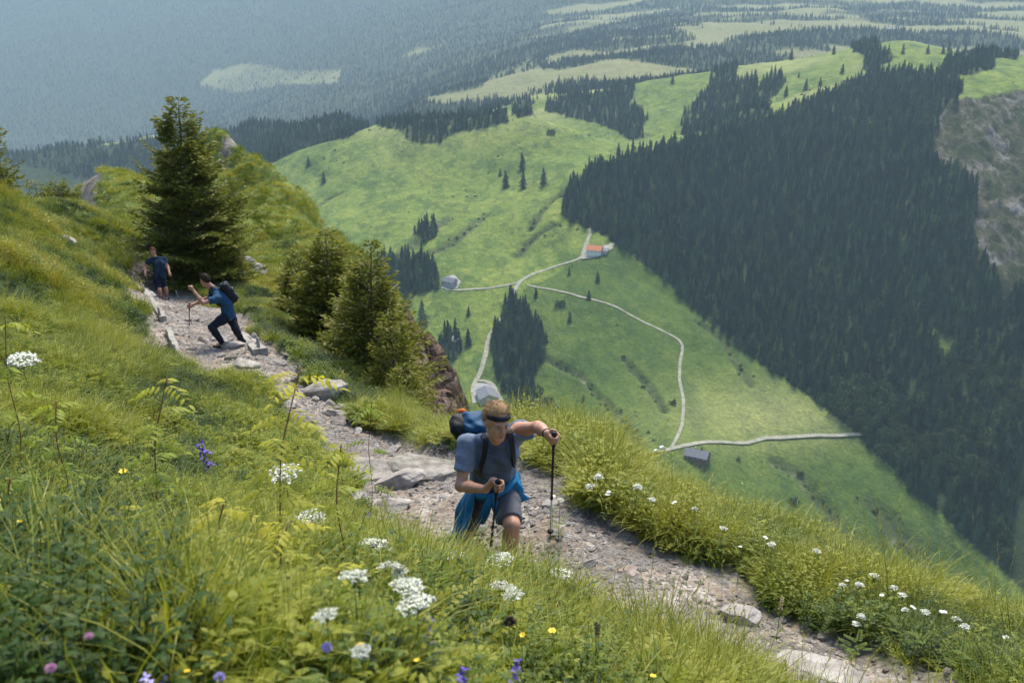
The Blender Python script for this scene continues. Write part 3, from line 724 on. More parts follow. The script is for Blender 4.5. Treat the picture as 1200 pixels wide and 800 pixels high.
def cover(n, r0, r1, az0, az1, seed):
    g = np.random.default_rng(seed)
    a = g.uniform(az0, az1, n); r = np.sqrt(g.uniform(r0 * r0, r1 * r1, n))
    x = r * np.sin(a); y = r * np.cos(a); z = Hn(x, y)
    px, py, d = proj(x, y, z)
    return g, x, y, z, px, py, d, r
def nslope(x, y):
    e = .15; return (Hn0(x + e, y) - Hn0(x - e, y)) / (2 * e), (Hn0(x, y + e) - Hn0(x, y - e)) / (2 * e)
def lay(name, coll, n, r0, r1, pick, seed, hs=1.0, az0=R(-42), az1=R(36), tiltk=.25):
    g, x, y, z, px, py, d, r = cover(n, r0, r1, az0, az1, seed)
    pm = path_mask(x, y); cm = cliff_mask(x, y, z)
    k = (pm < .35 + .3 * (g.random(n) < .25)) & (cm < .5) & (px > -150) & (px < 1330) & (py < 960) & (py > 90)
    k &= ~((px > 565) & (r > 15)) & ~((px > 480) & (px <= 565) & (r > 48))
    k &= ~((pm > .02) & (g.random(n) < .5)); k &= ~((fbm(x, y, .6, 2, 503) < -.16) & (g.random(n) < .62) & (px < 620) & (r < 15))
    k &= ~((np.hypot(x, y) < 1.15) & (y > 0))
    x, y, z, px, py, d, r, pm = (q[k] for q in (x, y, z, px, py, d, r, pm)); m = len(x)
    zone = fbm(x, y, 1.6, 3, 501) * 1.6; zone2 = fbm(x, y, 5.0, 2, 502) * 1.4; zz = fbm(x, y, .6, 2, 503)
    verge = np.clip((px - 560) / 60, 0, 1) * (py < np.interp(px, [560, 640, 760, 900, 1100, 1200], [560, 600, 665, 735, 810, 840]))
    idx, sc, tint = pick(g, m, zone, zone2, zz, verge, px, py, r, pm)
    sx, sy = nslope(x, y)
    rot = np.stack([-sy * tiltk + g.normal(0, .09, m) , sx * tiltk + g.normal(0, .09, m), g.uniform(0, 6.28, m)], 1)
    S = np.stack([sc * g.uniform(.8, 1.2, m), sc * g.uniform(.8, 1.2, m), sc * g.uniform(.75, 1.25, m)], 1) * hs
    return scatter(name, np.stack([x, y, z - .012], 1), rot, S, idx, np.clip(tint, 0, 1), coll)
def pick_near(g, m, zone, zone2, zz, verge, px, py, r, pm):
    u = g.random(m); h = zone + .9 * zz
    idx = np.where(h > .38, g.integers(0, 4, m), np.where(h > -.05, np.where(u < .55, g.integers(0, 6, m), g.integers(6, 11, m)), np.where(u < .25, g.integers(0, 4, m), np.where(u < .88, g.integers(6, 11, m), g.integers(11, 13, m)))))
    idx = np.where((g.random(m) < .022) & ~((px > 480) & (px < 700) & (py > 560)), g.integers(13, 15, m), idx)
    idx = np.where((zone2 + .8 * zz > -.05) & (g.random(m) < .36), g.integers(15, 17, m), idx)
    idx = np.where((verge > .5) & (u < .22), g.integers(6, 9, m), idx); idx = np.where((verge > .5) & (u > .55) & (u < .85), g.integers(0, 4, m), idx)
    tint = .46 + .32 * zone2 + .28 * zone + .75 * zz + .19 * g.normal(0, 1, m) + .06 * verge + .12 * (g.random(m) < .12)
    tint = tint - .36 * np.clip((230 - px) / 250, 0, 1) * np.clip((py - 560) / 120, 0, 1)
    leafy = (((px - 335) / 120) ** 2 + ((py - 640) / 170) ** 2 < 1 + 1.2 * zz) | (((px - 10) / 75) ** 2 + ((py - 470) / 110) ** 2 < 1 + zz)
    sel = leafy & (g.random(m) < .42); idx = np.where(sel, g.integers(15, 17, m), idx); tint = np.where(sel, g.normal(.66, .12, m), tint)
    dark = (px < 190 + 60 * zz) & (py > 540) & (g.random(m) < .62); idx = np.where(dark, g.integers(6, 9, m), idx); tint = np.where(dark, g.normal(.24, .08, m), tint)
    bot = (py > 690) & (px > 380) & (px < 760) & (g.random(m) < .45); idx = np.where(bot, g.integers(6, 9, m), idx); tint = np.where(bot, g.normal(.40, .12, m), tint)
    tint = np.where((idx == 13) | (idx == 14), .95, np.minimum(tint, .80 + .06 * g.random(m)))
    sc = .86 + .36 * zone + .50 * zz + .14 * verge + .45 * (verge > .5) * (g.random(m) < .07)
    sc = sc * np.where(pm > .02, .6, 1.0) * (1 + .65 * np.exp(-(((px - 680) / 45) ** 2 + ((py - 560) / 45) ** 2)))
    return idx, np.clip(sc, .4, 2.0), tint
def pick_mid(g, m, zone, zone2, zz, verge, px, py, r, pm):
    u = g.random(m)
    idx = np.where(zone + .6 * zz > .0, np.where(u < .8, g.integers(0, 4, m), g.integers(4, 7, m)), np.where(u < .35, g.integers(0, 4, m), g.integers(4, 7, m)))
    shr = (zone - .5 * zz < -.22) & (g.random(m) < .07); idx = np.where(shr, g.integers(7, 10, m), idx)
    tint = .50 + .34 * zone2 + .32 * zone + .75 * zz + .16 * g.normal(0, 1, m) - .22 * shr
    sc = (.8 + .3 * zone + .35 * zz) * np.where(pm > .02, .6, 1.0)
    return idx, np.clip(sc, .4, 1.4), tint
def pick_far(g, m, zone, zone2, zz, verge, px, py, r, pm):
    return g.integers(0, 4, m), np.clip(.8 + .3 * zone + g.normal(0, .15, m), .3, 1.5), .62 + .24 * zone2 + .2 * zone + .5 * zz + .15 * g.normal(0, 1, m)
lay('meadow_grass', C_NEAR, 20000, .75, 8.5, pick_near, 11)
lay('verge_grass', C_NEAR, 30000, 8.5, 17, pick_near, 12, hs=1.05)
lay('slope_grass', C_MID, 38000, 15.5, 42, pick_mid, 13, az1=R(6))
lay('ridge_grass', C_FARG, 52000, 34, 118, pick_far, 14, az1=R(4), hs=.8)

# ------------------------------------------------------------------ gravel
def pebble(seed, flat=.6):
    g = np.random.default_rng(seed)
    bm = bmesh.new(); bmesh.ops.create_icosphere(bm, subdivisions=2, radius=1)
    V = np.array([v.co[:] for v in bm.verts]); Fc = np.array([[v.index for v in f.verts] for f in bm.faces]); bm.free()
    for _ in range(9):                                     # chip flat faces off
        n = g.normal(0, 1, 3); n /= np.linalg.norm(n); c = g.uniform(.45, .85)
        d = V @ n; V = V - np.maximum(0, d - c)[:, None] * n
    V = V * np.array([g.uniform(.8, 1.25), g.uniform(.6, 1), flat * g.uniform(.7, 1.2)])
    return V, Fc
def stone_mat(name, stops, inst=True, sc=14):
    t = NT(name); co = t.co()
    c = t.ramp(t.attr('tint', 'INSTANCER') if inst else t.noise(co, 1.7, 3), stops)
    n = t.noise(co, sc, 7, .65)
    c = t.mix(.55, c, t.ramp(n, [(.28, (.10, .085, .075)), (.5, (.34, .30, .265)), (.7, (.56, .52, .48))]))
    return t.done(t.bsdf(c, .88, .25, t.bump(n, .7, .03 if not inst else .3)))
STN = [(0, (.18, .14, .11)), (.3, (.30, .26, .22)), (.6, (.39, .35, .31)), (.85, (.50, .47, .43)), (1, (.64, .62, .59))]
M_PEB = stone_mat('path_gravel', STN, True, 2.0)
C_PEB = source_coll('gravel_stone', [mesh_np('stone', *pebble(400 + i), M_PEB, False) for i in range(7)])
def gravel(name, n, r0, r1, s0, s1, seed, az0=R(-32), az1=R(32)):
    g, x, y, z, px, py, d, r = cover(n, r0, r1, az0, az1, seed)
    pm = path_mask(x, y); k = (g.random(n) < pm ** 1.5) & (px > -30) & (px < 1230) & (py < 830)
    x, y, z, r, pm = (q[k] for q in (x, y, z, r, pm)); m = len(x)
    kp = g.random(m) < np.clip(.62 + 1.3 * fbm(x, y, .7, 3, 71), .12, 1); x, y, z, r, pm = (q[kp] for q in (x, y, z, r, pm)); m = len(x)
    s = s0 * (s1 / s0) ** (g.random(m) ** 2.4)
    S = np.stack([s, s, s], 1)
    return scatter(name, np.stack([x, y, z - s * .12], 1), np.stack([g.normal(0, .25, m), g.normal(0, .25, m), g.uniform(0, 6.28, m)], 1), S, g.integers(0, 7, m), np.clip(.5 + .28 * fbm(x, y, 1.5, 2, 77) + g.normal(0, .25, m), 0, 1), C_PEB)
gravel('path_gravel', 260000, 4.5, 13, .007, .055, 21)
gravel('trail_gravel', 190000, 13, 36, .014, .07, 22, az1=R(2))
# ------------------------------------------------------------------ distant conifers
def conifer_mat(name, stops, k=.25):
    t = NT(name); co = t.co()
    oi = t.node('ShaderNodeObjectInfo').outputs['Random']
    c = t.ramp(oi, stops); n = t.noise(co, .9, 4, .7)
    c = t.mix(k, c, t.ramp(n, [(.35, (.010, .020, .008)), (.65, (.07, .10, .03))]))
    return t.done(t.bsdf(c, .9, .1))
M_CON = conifer_mat('spruce_forest', [(0, (.008, .024, .014)), (.35, (.020, .050, .026)), (.75, (.044, .090, .040)), (.93, (.08, .13, .045)), (1, (.13, .17, .05))])
M_DEC = conifer_mat('broadleaf_forest', [(0, (.035, .062, .018)), (1, (.07, .11, .03))])
M_BARK = simple('bark', (.085, .062, .046), .95, .35, 6, .02, 20)
def far_conifer(seed, h=22.0, rb=3.6, tiers=11, n=11):
    g = np.random.default_rng(seed); mb = MB()
    mb.tube([(0, 0, -1.5), (0, 0, h * .5), (0, 0, h * .9)], [.35, .22, .05], 5, cap=False)
    for i in range(tiers):
        f = i / (tiers - 1); z = h * (.07 + .90 * f); r = rb * (1 - f) ** .75 * (.80 + .36 * g.random()) + .22
        dz = h / tiers * 1.45
        th = np.arange(2 * n) * math.pi / n + g.uniform(0, 3)
        rad = np.where(np.arange(2 * n) % 2 == 0, r * g.uniform(.62, 1.25, 2 * n), r * g.uniform(.35, .65, 2 * n))
        low = np.where(np.arange(2 * n) % 2 == 0, -.12 * r - .1, .18 * r)
        off = g.normal(0, .13 * r, 2)
        ring = np.stack([rad * np.cos(th) + off[0], rad * np.sin(th) + off[1], z - dz * .35 + low], 1)
        top = np.array([[0, 0, min(h, z + dz * .75)]])
        mb.add(np.concatenate([ring, top]), F3=[(j, (j + 1) % (2 * n), 2 * n) for j in range(2 * n)])
    return mb
def far_broad(seed, h=14.0, r=5.0):
    g = np.random.default_rng(seed); mb = MB()
    mb.tube([(0, 0, -1), (0, 0, h * .6)], [.35, .2], 5, cap=False)
    n = 420; d = g.normal(0, 1, (n, 3)); d /= np.linalg.norm(d, axis=1)[:, None]
    lump = 1 + .25 * np.sin(d[:, 0] * 4 + seed) + .2 * np.sin(d[:, 1] * 5 + 2 * seed) 
    C = d * (g.uniform(.45, 1, n) ** .5 * lump)[:, None] * np.array([r, r, h * .38]) + np.array([0, 0, h * .58])
    for c in C:
        a = g.normal(0, 1, 3); b = g.normal(0, 1, 3); a /= np.linalg.norm(a); b = np.cross(a, b); b /= np.linalg.norm(b)
        s = g.uniform(.45, .95); mb.add([c - a * s, c + b * s * .7, c + a * s, c - b * s * .7], F4=[(0, 1, 2, 3)])
    return mb
ME_CON = [far_conifer(600 + i, 22, rb, t).mesh('spruce', M_CON) for i, (rb, t) in enumerate(((4.9, 10), (4.2, 11), (5.6, 9), (4.6, 10)))]
ME_DEC = [far_broad(620 + i).mesh('broadleaf_tree', M_DEC) for i in range(2)]
def far_bush(seed):
    g = np.random.default_rng(seed); mb = MB(); n = 300; d = g.normal(0, 1, (n, 3)); d /= np.linalg.norm(d, axis=1)[:, None]; d[:, 2] = np.abs(d[:, 2])
    for c in d * (g.uniform(.5, 1, n) * (1 + .3 * np.sin(d[:, 0] * 5 + seed)))[:, None] * np.array([5.5, 5.5, 6.0]):
        a = nrm0(g.normal(0, 1, 3)); b = nrm0(np.cross(a, g.normal(0, 1, 3))); s = g.uniform(.5, 1.1); mb.add([c - a * s, c + b * s * .7, c + a * s, c - b * s * .7], F4=[(0, 1, 2, 3)])
    return mb
def nrm0(v): return v / (np.linalg.norm(v) + 1e-9)
ME_BUSH = [far_bush(640 + i).mesh('bush', M_DEC) for i in range(2)]
C_SCRUB = source_coll('scrub', ME_BUSH)
C_FOREST = source_coll('forest_tree', ME_CON + ME_DEC)
def wood_points(r0, r1, sp, seed):
    g = np.random.default_rng(seed); pts = []
    n = int(R(60) / 2 * (r1 * r1 - r0 * r0) / (sp * sp))
    a = g.uniform(R(-30), R(30), n); r = np.sqrt(g.uniform(r0 * r0, r1 * r1, n))
    x = r * np.sin(a); y = r * np.cos(a)
    wv = Wf(x, y); k = g.random(n) < wv; x, y = x[k], y[k]
    # thin out neighbours that stand too close
    key = np.floor(x / (sp * .75)).astype(np.int64) * 100003 + np.floor(y / (sp * .75)).astype(np.int64)
    _, u = np.unique(key, return_index=True); x, y = x[u], y[u]
    return np.stack([x, y, Zf(x, y)], 1)
FP = np.concatenate([wood_points(480, 1350, 5.0, 31), wood_points(1350, 2150, 6.4, 32), wood_points(2150, 3600, 11.0, 33), wood_points(3600, 8600, 17, 34)])
fx, fy, fdp = proj(FP[:, 0], FP[:, 1], FP[:, 2])
def ridge_line(px): return np.interp(px, [0, 300, 420, 550, 610, 700, 850, 1000, 1200], [150, 205, 312, 470, 480, 500, 590, 690, 760])
vis = (fx > -60) & (fx < 1260) & (fy > -60) & (fy < ridge_line(fx) + 40)
FP = FP[vis]; fx = fx[vis]; fy = fy[vis]; fdp = fdp[vis]
nF = len(FP)
g = np.random.default_rng(35)
fs = .74 * np.clip(g.normal(.95, .24, nF) + .22 * fbm(FP[:, 0], FP[:, 1], 45, 3, 55), .42, 1.5) * np.where(fdp > 1350, .88, 1) * np.where(fdp > 2150, 1.0, 1)
fk = g.integers(0, 4, nF)
dec = (fbm(FP[:, 0], FP[:, 1], 60, 3, 88) > .22) & (fdp < 1500) & ((fy > 430) | (g.random(nF) < .2))
fk = np.where(dec & (g.random(nF) < .7), g.integers(4, 6, nF), fk)
# the 215 that show largest become trees of their own
inview = (fx > 8) & (fx < 1192) & (fy > 10) & (fy < ridge_line(fx) - 12)
size = np.where(inview & (fk < 4), fs / fdp, 0)
big = np.argsort(-size)[:215]
rest = np.ones(nF, bool); rest[big] = False
print('FOREST', nF, 'big depth', fdp[big].min(), fdp[big].max())
scatter('forest', FP[rest] - np.array([0, 0, .5]), np.stack([g.normal(0, .03, rest.sum()), g.normal(0, .03, rest.sum()), g.uniform(0, 6.28, rest.sum())], 1),
        fs[rest, None] * np.stack([g.uniform(.85, 1.15, rest.sum())] * 2 + [g.uniform(.9, 1.12, rest.sum())], 1), fk[rest], g.random(rest.sum()), C_FOREST)
def put_con(p, s, k, label, group, wide=1.0):
    o = obj('spruce_tree', ME_CON[k], None, p); o.scale = (s * wide, s * wide, s); o.rotation_euler = (random.gauss(0, .02), random.gauss(0, .02), random.uniform(0, 6.28))
    tag(o, label, 'spruce tree', group); return o
for i in big:
    x0, y0 = fx[i], fy[i]
    if x0 < 700: lab = 'dark spruce of the small wood beside the track below the central farm junction'
    else: lab = 'dark spruce in the nearest part of the shaded forest at the lower right'
    put_con(FP[i] - np.array([0, 0, .5]), fs[i], int(fk[i]), lab, 'spruces of the central wood' if x0 < 700 else 'nearest spruces of the right forest')
# low scrub along the gullies and dotted over the pastures: uncountable
gs = np.random.default_rng(77); SB = []
for Pg in GULLW:
    for (ax_, ay_, w_), (bx_, by_, _) in zip(Pg[:-1], Pg[1:]):
        L_ = math.hypot(bx_ - ax_, by_ - ay_); m_ = int(L_ / 5); t_ = gs.random(m_)
        SB.append(np.stack([ax_ + (bx_ - ax_) * t_ + gs.normal(0, w_ * .7, m_), ay_ + (by_ - ay_) * t_ + gs.normal(0, w_ * .7, m_)], 1))
a_ = gs.uniform(R(-27), R(27), 9000); r_2 = np.sqrt(gs.uniform(560 ** 2, 1700 ** 2, 9000)); xy = np.stack([r_2 * np.sin(a_), r_2 * np.cos(a_)], 1)
xy = xy[(fbm(xy[:, 0], xy[:, 1], 90, 3, 78) > .16) & (gs.random(9000) < .30)]; SB.append(xy); SB = np.concatenate(SB)
SB = np.concatenate([SB, Zf(SB[:, 0], SB[:, 1])[:, None]], 1); px_, py_, d_ = proj(SB[:, 0], SB[:, 1], SB[:, 2]); SB = SB[(Wf(SB[:, 0], SB[:, 1]) < .3) & (px_ > 250) & (px_ < 1230)]; m_ = len(SB)
sc_ = np.clip(gs.lognormal(-1.75, .45, m_), .06, .42)
scatter('scrub', SB, np.stack([gs.normal(0, .05, m_), gs.normal(0, .05, m_), gs.uniform(0, 6.28, m_)], 1), sc_[:, None] * np.array([[1, 1, .8]]), gs.integers(0, 2, m_), gs.random(m_), C_SCRUB)
# trees standing alone on the pastures: base pixel, height in pixels, label
SOLO = [
 (612,199,20,'dark spruce at the back of the group of four on the bright hill'),(593,220,20,'left front spruce of the group of four on the bright hill'),(613,221,20,'middle front spruce of the group of four on the bright hill'),(637,216,19,'spruce standing to the right of the group of four on the bright hill'),(586,206,9,'little spruce at the left edge of the group on the bright hill'),
 (646,157,10,'tiny spruce just under the crest of the bright hill, right of two bushes'),(777,176,17,'lone spruce at the forest corner, right of the bright hill'),(380,214,13,'lone spruce on the left flank of the bright hill'),(335,217,8,'tiny spruce at the far left edge of the bright hill'),(362,194,11,'small spruce just below the left wood on the bright hill'),
 (495,381,30,'tall lone spruce above the red cliff, below the little wood'),(549,404,20,'lone spruce to the right of the hut hidden in trees'),(549,369,11,'small lone spruce between the stone farm and the hut in the trees'),
 (987,86,11,'lone spruce in the middle of the upper right pasture'),(944,106,14,'taller of two neighbouring spruces on the yellow pasture above the forest'),(961,101,10,'shorter of two neighbouring spruces on the yellow pasture above the forest'),(1058,63,11,'small spruce on the slope below the skyline of the upper right pasture'),
 (1057,46,13,'spruce standing on the skyline of the upper right pasture, nearest to the white house'),(1087,63,10,'spruce left of a row on the shaded side of the upper right pasture'),(1105,63,10,'first spruce of the row on the shaded side of the upper right pasture'),(1112,60,11,'last spruce of the row on the shaded side of the upper right pasture'),
 (1130,53,15,'tall spruce on the skyline at the right end of the upper pasture'),(1113,47,13,'spruce on the skyline left of the tall one'),(927,70,13,'leftmost spruce behind the upper pasture edge'),(977,64,10,'dark spruce behind the upper pasture edge, right of the leftmost one'),(921,113,13,'spruce rising from the wooded strip across the upper pasture'),(936,91,6,'very small spruce on the yellow pasture near the wooded strip'),
 (790,170,16,'spruce where the pasture meets the forest, right of the lone corner spruce'),(812,140,12,'spruce at the end of the strip of trees left of the upper pasture'),(788,98,11,'lone spruce on the narrow pasture behind the bright hill'),
 (668,376,13,'small dark tree on the shaded pasture, lower of the pair under the curved track'),(657,358,12,'dark bush-like spruce under the curved track'),(628,348,12,'low dark spruce right of the track junction'),(690,350,11,'small spruce touching the curved track'),(700,330,13,'dark spruce below the orange roofed farm'),(667,322,9,'low spruce left of the orange roofed farm'),
 (684,470,9,'low dark tree on the shaded pasture above the hiker'),(789,473,9,'low grey green bush beside the track bend'),(652,497,22,'tree just above the tall grass right of the hiker'),(628,492,24,'tree rising behind the shoulder of the hiker'),
 (938,556,8,'small dark bush on the pasture below the lower track'),(930,589,12,'round dark bush in the middle of the lower pasture'),(905,603,12,'dark bush left of the round one on the lower pasture'),(1026,600,8,'small bush on the lower right pasture'),(977,650,20,'dark tree at the lower edge of the pasture, above the verge'),(832,584,16,'dark tree just behind the verge, below the grey roofed farm'),(926,622,10,'dim bush on the pasture just above the verge'),
 (822,531,9,'dark tree behind the grey roof of the lower farm'),(640,400,12,'tree at the right edge of the central wood'),(462,312,15,'spruce at the left end of the little wood above the cliff'),
]
for x0, y0, hp, lab in SOLO:
    p = hit(x0, y0, Zf, 420, 4000); _, _, d = proj(*p)
    s = hp / F * float(d) / 22.0 / .90
    bush = 'bush' in lab
    if bush:
        o = obj('bush' , ME_BUSH[len(lab) % 2], None, p); o.scale = (s * 2.0, s * 2.0, s * 2.0); tag(o, lab, 'bush')
    else: put_con(p - np.array([0, 0, .3]), s, len(lab) % 4, lab, None, 1.35)

# ------------------------------------------------------------------ the spruces on the ridge: trunk, limbs and needle sprays
def needle_mat(name, dark, mid, young):
    t = NT(name)
    c = t.ramp(t.attr('young'), [(0, dark), (.5, mid), (1, young)])
    c = t.mix(.35, c, t.ramp(t.noise(t.co(), 2.5, 5, .7), [(.35, dark), (.65, mid)]))
    d = t.bsdf(c, .6, .25)
    tr = t.node('ShaderNodeBsdfTranslucent', inp={'Color': c}).outputs[0]
    return t.done(t.node('ShaderNodeMixShader', inp={0: .40, 1: d, 2: tr}).outputs[0])
M_NEEDLE = needle_mat('spruce_needles', (.040, .058, .010), (.135, .152, .020), (.30, .29, .034))
M_NEEDLE2 = needle_mat('mountain_pine_needles', (.042, .060, .010), (.145, .160, .016), (.34, .31, .028))
def ridge_spruce(name, loc, h, rb, seed, label, mat=M_NEEDLE, lean=(0, 0), step=.075, tw=.13, bare=0.0, pw=.8, skew=0.0, whorl=6, gap=.125):
    g = np.random.default_rng(seed)
    root = empty(name, loc); tag(root, label, 'spruce tree')
    tb = MB(); ts = np.linspace(0, 1, 14)
    ax = np.stack([lean[0] * ts + .04 * h * .3 * np.sin(ts * 5 + seed), lean[1] * ts, ts * h], 1); ax -= ax[0] * [1, 1, 0]
    ax[0, 2] = -.4
    tb.tube(ax, .011 * h * (1 - ts) ** .8 + .006, 9)
    cen, dd, nn, ll, yy = [], [], [], [], []
    nw = int(h / gap)
    for w_ in range(nw):
        f = (w_ + .5) / nw; f = max(f, .02)
        z0 = h * (.02 + .97 * f); L0 = rb * ((1 - f) ** pw) * min(1, .55 + f * 3) + .10
        nb = whorl if f < .85 else 4
        c0 = np.array([np.interp(z0, ax[:, 2], ax[:, 0]), np.interp(z0, ax[:, 2], ax[:, 1]), z0])
        for b in range(nb):
            a = g.uniform(0, 6.28)
            L = L0 * g.uniform(.55, 1.22) * (1 + skew * math.cos(a))
            if g.random() < .08: L *= .5
            e0 = .10 + .55 * f + g.normal(0, .10); e1 = e0 + .35 + g.uniform(0, .5)     # starts level, tips turn up
            n = max(3, int(L / step)); s = (np.arange(n) + .5) / n
            el = e0 - .45 * np.sin(s * 2.2) * (1 - f) + (e1 - e0) * s ** 2
            hor = np.cumsum(np.cos(el)) * L / n; ver = np.cumsum(np.sin(el)) * L / n
            P = np.stack([c0[0] + hor * math.cos(a), c0[1] + hor * math.sin(a), c0[2] + ver], 1)
            if L > .35 and b % 2 == 0: tb.tube([c0, P[n // 2], P[-1]], [.004 * h * (1 - f) + .004, .003 * h * (1 - f) + .003, .002], 4, cap=False)
            D = np.array([math.cos(a), math.sin(a), 0]); S = np.array([-D[1], D[0], 0])
            for j in range(n):
                if s[j] < .18 and g.random() < .7: continue
                ww = (1 - s[j]) * .34 * L + .07
                for side in (-1, 1, 0):
                    k = 1 if ww < .12 else int(ww / .072)
                    for q in range(k):
                        o_ = (q + g.random()) / k * ww
                        d3 = D * g.uniform(.35, .9) + S * side * .8 + np.array([0, 0, g.normal(.10, .28)])
                        if side == 0: d3 = D + np.array([0, 0, g.uniform(-.1, .7)]); 
                        c = P[j] + S * side * o_ + D * o_ * .5 + np.array([0, 0, -.12 * o_ + g.normal(0, .018)])
                        cen.append(c); dd.append(d3); nn.append(g.normal(0, 1, 3) + np.array([0, 0, 1.1]))
                        ll.append(tw * g.uniform(.8, 1.5)); yy.append(.25 * s[j] + .25 * o_ / (ww + .01) + .28 * g.random() + .10)
                        if side == 0: break
    cen, dd, nn, ll, yy = map(np.array, (cen, dd, nn, ll, yy))
    dd /= np.linalg.norm(dd, axis=1)[:, None]; ss = np.cross(dd, nn); ss /= np.linalg.norm(ss, axis=1)[:, None] + 1e-9
    wd = (ll * .19)[:, None]; ll = ll[:, None]
    V = np.stack([cen, cen + dd * ll * .45 + ss * wd, cen + dd * ll, cen + dd * ll * .45 - ss * wd], 1).reshape(-1, 3)
    Q = np.arange(len(V)).reshape(-1, 4)
    yv = np.stack([yy, yy + .1, yy + .3, yy + .1], 1).ravel()
    obj('crown', mesh_np('crown', V, Q, mat, False, {'young': np.clip(yv, 0, 1)}), root)
    obj('trunk', tb.mesh('trunk', M_BARK, True), root)
    return root
def at_near(px, py, d):
    p = W(px, py, d); p[2] = float(Hn(p[0:1], p[1:2])[0]) - .05; return p
def tree_at(px, py, d, top, rb, seed, label, **k):
    """base at pixel, height so that the tip reaches photo row top"""
    p = at_near(px, py, d); lo, hi = .3, 14.0
    for _ in range(30):
        h = (lo + hi) / 2; _, y, _ = proj(p[0], p[1], p[2] + h)
        if y > top: lo = h
        else: hi = h
    print('TREE', label[:20], 'h', round(h, 2))
    return ridge_spruce('spruce_tree', p, h, rb, seed, label, **k)
tree_at(236, 333, 32.5, 114, 2.35, 1, 'big lone spruce beside the trail behind the two smaller hikers', pw=.78, step=.09, tw=.15, whorl=7)
tree_at(444, 452, 20.6, 284, 1.32, 2, 'tallest pointed spruce of the clump on the ridge edge above the red cliff', mat=M_NEEDLE2, gap=.07, pw=.95, whorl=9, tw=.10)
tree_at(388, 392, 25.0, 272, 1.6, 3, 'spruce at the back of the ridge edge clump, second tallest', mat=M_NEEDLE2, gap=.08, pw=.95, whorl=9, tw=.11)
tree_at(352, 366, 27.0, 296, 1.0, 4, 'small light green spruce at the left end of the ridge edge clump', mat=M_NEEDLE2, gap=.08, pw=.95, whorl=9, tw=.11)
tree_at(418, 424, 22.3, 330, 1.2, 5, 'pointed spruce in the middle of the ridge edge clump', mat=M_NEEDLE2, gap=.075, pw=.9, whorl=9, tw=.10)
tree_at(462, 470, 19.2, 372, .78, 6, 'low pointed spruce at the lower right end of the ridge edge clump', mat=M_NEEDLE2, gap=.07, pw=.9, whorl=9, tw=.09)
tree_at(478, 484, 18.0, 430, .36, 7, 'lowest bushy spruce touching the red cliff', mat=M_NEEDLE2, gap=.06, pw=.6, whorl=9, tw=.08)
tree_at(378, 396, 24.4, 352, .8, 8, 'bushy low spruce at the foot of the second tallest one in the clump', mat=M_NEEDLE2, gap=.07, pw=.7, whorl=9, tw=.10)
tree_at(-6, 240, 27.5, 134, .85, 9, 'dark spruce cut by the left edge of the photo', pw=.7, tw=.12)
tree_at(72, 262, 40, 216, 1.3, 10, 'round dark dwarf pine on the left skyline, right one of two', pw=.35, whorl=10, tw=.13)
tree_at(45, 250, 38, 214, .9, 11, 'small dark dwarf pine on the left skyline, left one of two', pw=.4, whorl=10, tw=.12)
tree_at(265, 330, 33, 262, .8, 12, 'small young spruce tucked under the right side of the big lone spruce', mat=M_NEEDLE2, gap=.07, pw=.5, tw=.11)
